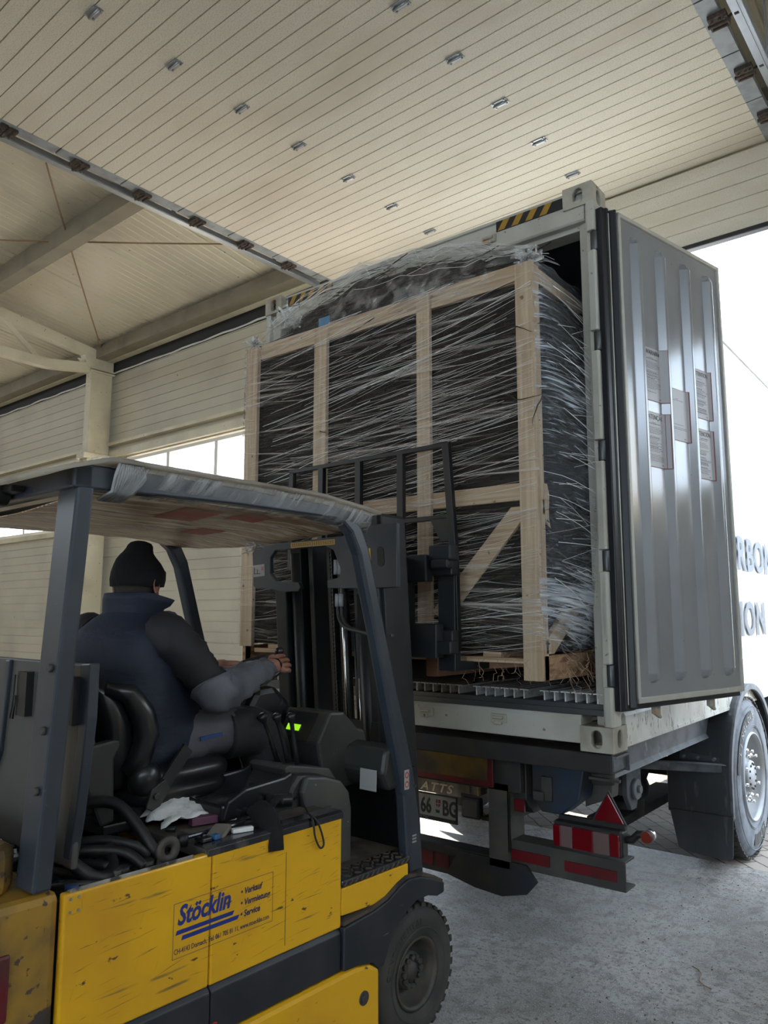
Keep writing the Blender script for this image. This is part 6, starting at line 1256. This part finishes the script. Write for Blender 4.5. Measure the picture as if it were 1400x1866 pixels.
# head: shaped rings with face relief, turned to his left-front
HC = Vector((XC - 0.005, -1.865, 1.762)); HR = R(24)
hr_ = Matrix.Rotation(HR, 3, 'Z') @ Matrix.Rotation(R(-6), 3, 'X')
rings = []; NH = 36
for j in range(27):
    ph = math.pi * j / 26; zz = math.cos(ph); s_ = max(math.sin(ph), 0.02); row = []
    for k in range(NH):
        th = 2 * math.pi * k / NH; x = math.cos(th) * s_; y = math.sin(th) * s_
        w_ = 0.076 * (1 - 0.22 * max(0, -zz) ** 1.5); dp = 0.098; z = zz * 0.118
        X = x * w_; Y = y * dp + (0.012 if zz < -0.3 and y > 0 else 0)
        fx, fz = x * 0.076, z
        if y > 0.3:
            Y += 0.026 * math.exp(-(fx / 0.012) ** 2 - ((fz + 0.020) / 0.018) ** 2) + 0.012 * math.exp(-(fx / 0.010) ** 2 - ((fz - 0.008) / 0.02) ** 2)
            for ex in (-0.031, 0.031): Y -= 0.012 * math.exp(-((fx - ex) / 0.014) ** 2 - ((fz - 0.004) / 0.011) ** 2)
            Y += 0.006 * math.exp(-(fx / 0.04) ** 2 - ((fz - 0.026) / 0.009) ** 2)
            Y += 0.008 * math.exp(-(fx / 0.024) ** 2 - ((fz + 0.052) / 0.007) ** 2) - 0.004 * math.exp(-(fx / 0.024) ** 2 - ((fz + 0.058) / 0.003) ** 2) + 0.006 * math.exp(-(fx / 0.022) ** 2 - ((fz + 0.066) / 0.006) ** 2)
            Y += 0.010 * math.exp(-(fx / 0.026) ** 2 - ((fz + 0.098) / 0.016) ** 2)
        row.append(HC + hr_ @ Vector((X, Y, z)))
    rings.append(row)
bd.loft(rings, True, True)
for sx in (-1, 1):
    ec = HC + hr_ @ Vector((sx * 0.077, -0.004, -0.012))
    er = [];
    for j in range(7):
        u = j / 6; rr_ = (0.006 + 0.028 * math.sin(math.pi * (0.15 + 0.7 * u)) if True else 0)
    e_out = []
    for lay, (off, sc3) in enumerate(((0.0, 0.55), (0.008, 0.9), (0.015, 1.0), (0.016, 0.86), (0.010, 0.70), (0.007, 0.35))):
        e_out.append([ec + hr_ @ Vector((sx * off, 0.020 * sc3 * math.cos(t) * (1 if math.sin(t) > -0.2 else 0.75) - off * 0.5, 0.032 * sc3 * math.sin(t))) for t in [2 * math.pi * q / 16 for q in range(16)]])
    bd.loft(e_out, True, True)
body = build('body', bd, 'skin', per)
# hair at the nape and temples
hrr = []
for z, k in ((0.015, 1.03), (-0.015, 1.045), (-0.045, 1.04), (-0.068, 1.0)):
    zz = z / 0.118; s_ = math.sqrt(max(0, 1 - zz * zz)); w_ = 0.076 * (1 - 0.22 * max(0, -zz) ** 1.5)
    a0_, a1_ = (R(183), R(357)) if z < -0.05 else (R(172), R(368))
    hrr.append([HC + hr_ @ Vector((math.cos(a0_ + (a1_ - a0_) * q / 24) * s_ * w_ * k, math.sin(a0_ + (a1_ - a0_) * q / 24) * s_ * 0.098 * k, z)) for q in range(25)])
build('hair', MB().loft(hrr, True, False, False), 'hair', per, solid=0.004)
# knitted cap
cr_ = []
for z, a, b, ox, oy in ((0.000, 0.086, 0.106, 0, 0), (0.003, 0.092, 0.112, 0, 0), (0.035, 0.093, 0.111, 0, 0), (0.058, 0.087, 0.104, 0, -0.002), (0.080, 0.076, 0.092, 0, -0.008), (0.098, 0.062, 0.074, 0, -0.014), (0.112, 0.052, 0.060, 0.0, -0.014), (0.126, 0.048, 0.053, 0.0, -0.010), (0.140, 0.045, 0.050, 0.0, -0.006), (0.150, 0.038, 0.042, 0.0, -0.004), (0.157, 0.022, 0.024, 0, -0.006), (0.159, 0.005, 0.006, 0, -0.006)):
    cr_.append([HC + hr_ @ Vector((ox + a * math.cos(t) * (1 + 0.05 * noise.noise(Vector((math.cos(t) * 2, math.sin(t) * 2, z * 22)))), oy + b * math.sin(t) * (1 + 0.06 * noise.noise(Vector((math.cos(t) * 2 + 5, math.sin(t) * 2, z * 22)))), z)) for t in [2 * math.pi * q / 40 for q in range(40)]])
cap = build('knitted_cap', MB().loft(cr_, True, True), 'knit', per)
cf_ = []
for z, k in ((-0.014, 0.98), (-0.016, 1.02), (0.010, 1.06), (0.040, 1.045), (0.046, 1.0)):
    cf_.append([HC + hr_ @ Vector((0.090 * k * math.cos(t), 0.109 * k * math.sin(t), z + 0.012 * math.sin(t))) for t in [2 * math.pi * q / 40 for q in range(40)]])
build('cap_cuff', MB().loft(cf_, True, False), 'knit', cap)
# vest
vr = []; NV = 40
def vring(z, cx, cy, a, b, p=2.6, wr=0.004):
    out = []
    for q in ring_(cx, cy, a, b, z, NV, p, TR):
        n3 = noise.noise(Vector((q.x * 7, q.y * 7, z * 16))) * wr + noise.noise(Vector((q.x * 16, q.y * 16, z * 34))) * wr * 0.6
        d = Vector((q.x - cx, q.y - cy, 0)); d = d.normalized() if d.length > 1e-6 else d; out.append(q + d * n3)
    return out
for z, cx, cy, a, b, wr in ((1.095, 0, -1.885, 0.185, 0.150, .004), (1.12, 0.0, -1.875, 0.220, 0.185, .012), (1.17, 0, -1.855, 0.228, 0.205, .020), (1.23, 0, -1.850, 0.228, 0.215, .024), (1.29, 0, -1.858, 0.226, 0.210, .022), (1.36, 0, -1.875, 0.226, 0.195, .016), (1.43, 0, -1.895, 0.226, 0.178, .012), (1.50, 0, -1.91, 0.222, 0.152, .008), (1.55, 0, -1.905, 0.212, 0.140, .006), (1.59, 0, -1.90, 0.185, 0.120, .005), (1.625, 0, -1.895, 0.140, 0.100, .004), (1.645, 0, -1.89, 0.105, 0.088, .003), (1.66, 0, -1.885, 0.095, 0.085, .002)):
    vr.append(vring(z, XC + cx, cy, a, b, wr=wr))
vest = build('vest', MB().loft(vr, True, True), 'vest', per)
cl = [vring(1.635, XC, -1.885, 0.102, 0.090), vring(1.66, XC, -1.880, 0.110, 0.096), vring(1.695, XC + 0.004, -1.872, 0.118, 0.108), vring(1.720, XC + 0.008, -1.862, 0.122, 0.116), vring(1.722, XC + 0.008, -1.862, 0.110, 0.104), vring(1.66, XC, -1.876, 0.090, 0.080)]
for k_, rg in enumerate(cl):
    for q in rg:
        if k_ in (2, 3, 4): q.z -= 0.055 * max(0, (q.y + 1.87) * 8 + (q.x - XC) * 1.5) * 0.45
build('vest_collar', MB().loft(cl, True, False), 'vest', vest)
for side in (1, -1):
    S_ = Vector(SHR if side > 0 else SHL)
    ar = [Vector((S_.x - side * 0.022 + 0.012 * math.cos(t) * side, S_.y + 0.078 * math.cos(t), 1.525 + 0.092 * math.sin(t))) for t in [2 * math.pi * q / 24 for q in range(25)]]
    build('armhole_piping', MB().tube(ar, 0.007, 8, caps=False), 'vest', vest)
def limb(name, pts, rads, mat, parent, n=20, wr=0.006, seed=0):
    P = [Vector(q) for q in pts]; out = []; rds = []
    for i in range(len(P) - 1):
        p0, p1, p2, p3 = P[max(i - 1, 0)], P[i], P[i + 1], P[min(i + 2, len(P) - 1)]
        for t in range(7):
            u = t / 7; out.append(0.5 * ((2 * p1) + (p2 - p0) * u + (2 * p0 - 5 * p1 + 4 * p2 - p3) * u * u + (3 * p1 - p0 - 3 * p2 + p3) * u ** 3)); rds.append(rads[i] * (1 - u) + rads[i + 1] * u)
    out.append(P[-1]); rds.append(rads[-1])
    m = MB().tube(out, 1, n, rad=rds)
    L_ = len(out)
    for idx, q in enumerate(m.v):
        i = min(idx // n, L_ - 1); c = out[i]; d = q - c; 
        if d.length > 1e-6:
            f = noise.noise(Vector((seed + i * 0.42, d.normalized().x * 1.3, d.normalized().z * 1.3))) * wr + noise.noise(Vector((seed + i * 1.1, d.normalized().x * 2.5, d.normalized().z * 2.5))) * wr * 0.8 + noise.noise(Vector((seed + i * 1.7 + d.normalized().x * 1.5, d.normalized().x * 1.2, d.normalized().z * 1.2))) * wr * 0.6
            m.v[idx] = q + d.normalized() * f
    return build(name, m, mat, parent)
for side, S, E_l, W_ in ((1, SHR, ELR, WRR), (-1, SHL, ELL, WRL)):
    S, E_l, W_ = Vector(S), Vector(E_l), Vector(W_); inn = S + Vector((-side * 0.06, 0, 0.0))
    up1 = S.lerp(E_l, 0.45); 
    sl = limb('upper_sleeve', [inn, S, up1, S.lerp(E_l, 0.85), E_l.lerp(W_, 0.10)], [0.068, 0.078, 0.075, 0.067, 0.048], 'sleeve_dark', per, seed=side * 3, wr=0.015)
    limb('fore_sleeve', [S.lerp(E_l, 0.86), E_l, E_l.lerp(W_, 0.4), E_l.lerp(W_, 0.8), E_l.lerp(W_, 0.97)], [0.084, 0.078, 0.065, 0.050, 0.043], 'sleeve_grey', per, seed=side * 5, wr=0.014)
for side in (1, -1):
    lg = limb('trouser_leg', [(XC + side * 0.09, -1.90, 1.175), (XC + side * 0.115, -1.78, 1.185), (XC + side * 0.14, -1.62, 1.195), (XC + side * 0.165, -1.46, 1.20), (XC + side * 0.17, -1.385, 1.165), (XC + side * 0.175, -1.35, 1.05), (XC + side * 0.175, -1.30, 0.90), (XC + side * 0.175, -1.275, 0.80)], [0.105, 0.100, 0.088, 0.078, 0.080, 0.074, 0.068, 0.066], 'trouser', per, seed=side * 7, wr=0.011)
    limb('knee_patch', [(XC + side * 0.152, -1.56, 1.185), (XC + side * 0.166, -1.46, 1.185), (XC + side * 0.17, -1.385, 1.150), (XC + side * 0.176, -1.345, 1.04), (XC + side * 0.176, -1.31, 0.95)], [0.096, 0.096, 0.099, 0.094, 0.088], 'trouser_dark', lg, seed=side * 9, wr=0.004)
    build('shoe', MB().loft([ring_(XC + side * 0.178, y, a, b, z, 18, 2.4) for y, a, b, z in ((-1.20, 0.048, 0.125, 0.702), (-1.20, 0.052, 0.130, 0.718), (-1.205, 0.048, 0.120, 0.745), (-1.235, 0.042, 0.080, 0.775), (-1.255, 0.044, 0.052, 0.82))], True), 'shoe', per)
build('hip_seat', MB().loft([ring_(XC, -1.87, a, b, z, 24, 2.6, TR) for a, b, z in ((0.16, 0.12, 1.10), (0.20, 0.155, 1.115), (0.205, 0.16, 1.16), (0.20, 0.15, 1.20))], True), 'trouser', per)
build('pocket_trim', MB().bar((XC + 0.222, -1.72, 1.190), (XC + 0.232, -1.63, 1.200), 0.006, 0.014), 'cloth_blue', per)
build('shirt_hem', MB().bar((XC + 0.165, -1.77, 1.25), (XC + 0.19, -1.735, 1.225), 0.02, 0.03), 'cloth_red', per, bev=0.006)

# ================================================================== loose bits on the floor
r5 = random.Random(21)
for i, (x, y, a, lab) in enumerate(((-0.335, -1.0, 40, 'short pale twig on the concrete next to the forklift wheel'), (0.50, 0.9, -30, 'thin bent twig on the floor before the threshold'), (0.25, 0.30, -55, 'thin curved twig on the floor right of the tail lamp'))):
    L = 0.10 if i == 0 else 0.22; u = Vector((math.cos(R(a)), math.sin(R(a)), 0)); n_ = Vector((-u.y, u.x, 0)); c = Vector((x, y, 0.004))
    build('twig', MB().tube([c + u * L * (t / 6 - 0.5) + n_ * 0.02 * math.sin(t * 1.1) for t in range(7)], 0.0025, 5), 'rope', None, 0, (x, y, 0), label=lab, cat='twig')
gm = MB()
for i in range(900):
    u = r5.random(); x, y = (r5.gauss(0.45, 0.22), r5.gauss(-1.25, 0.35)) if u < 0.55 else (r5.uniform(-0.3, 1.5), r5.uniform(-1.8, 1.8)); s = r5.uniform(0.002, 0.009 if u < .55 else 0.005)
    if x < -0.30 and y < -0.6: continue
    gm.add([(x - s, y - s * .6, 0), (x + s, y - s * .4, 0), (x + s * .6, y + s, 0), (x - s * .8, y + s * .7, 0), (x, y, s * 1.1)], [(0, 1, 4), (1, 2, 4), (2, 3, 4), (3, 0, 4)])
build('floor_crumbs', gm, 'gravel', None, 0, (0.4, -0.5, 0), label='dark crumbs of soil scattered over the concrete floor', cat='dirt', kind='stuff')
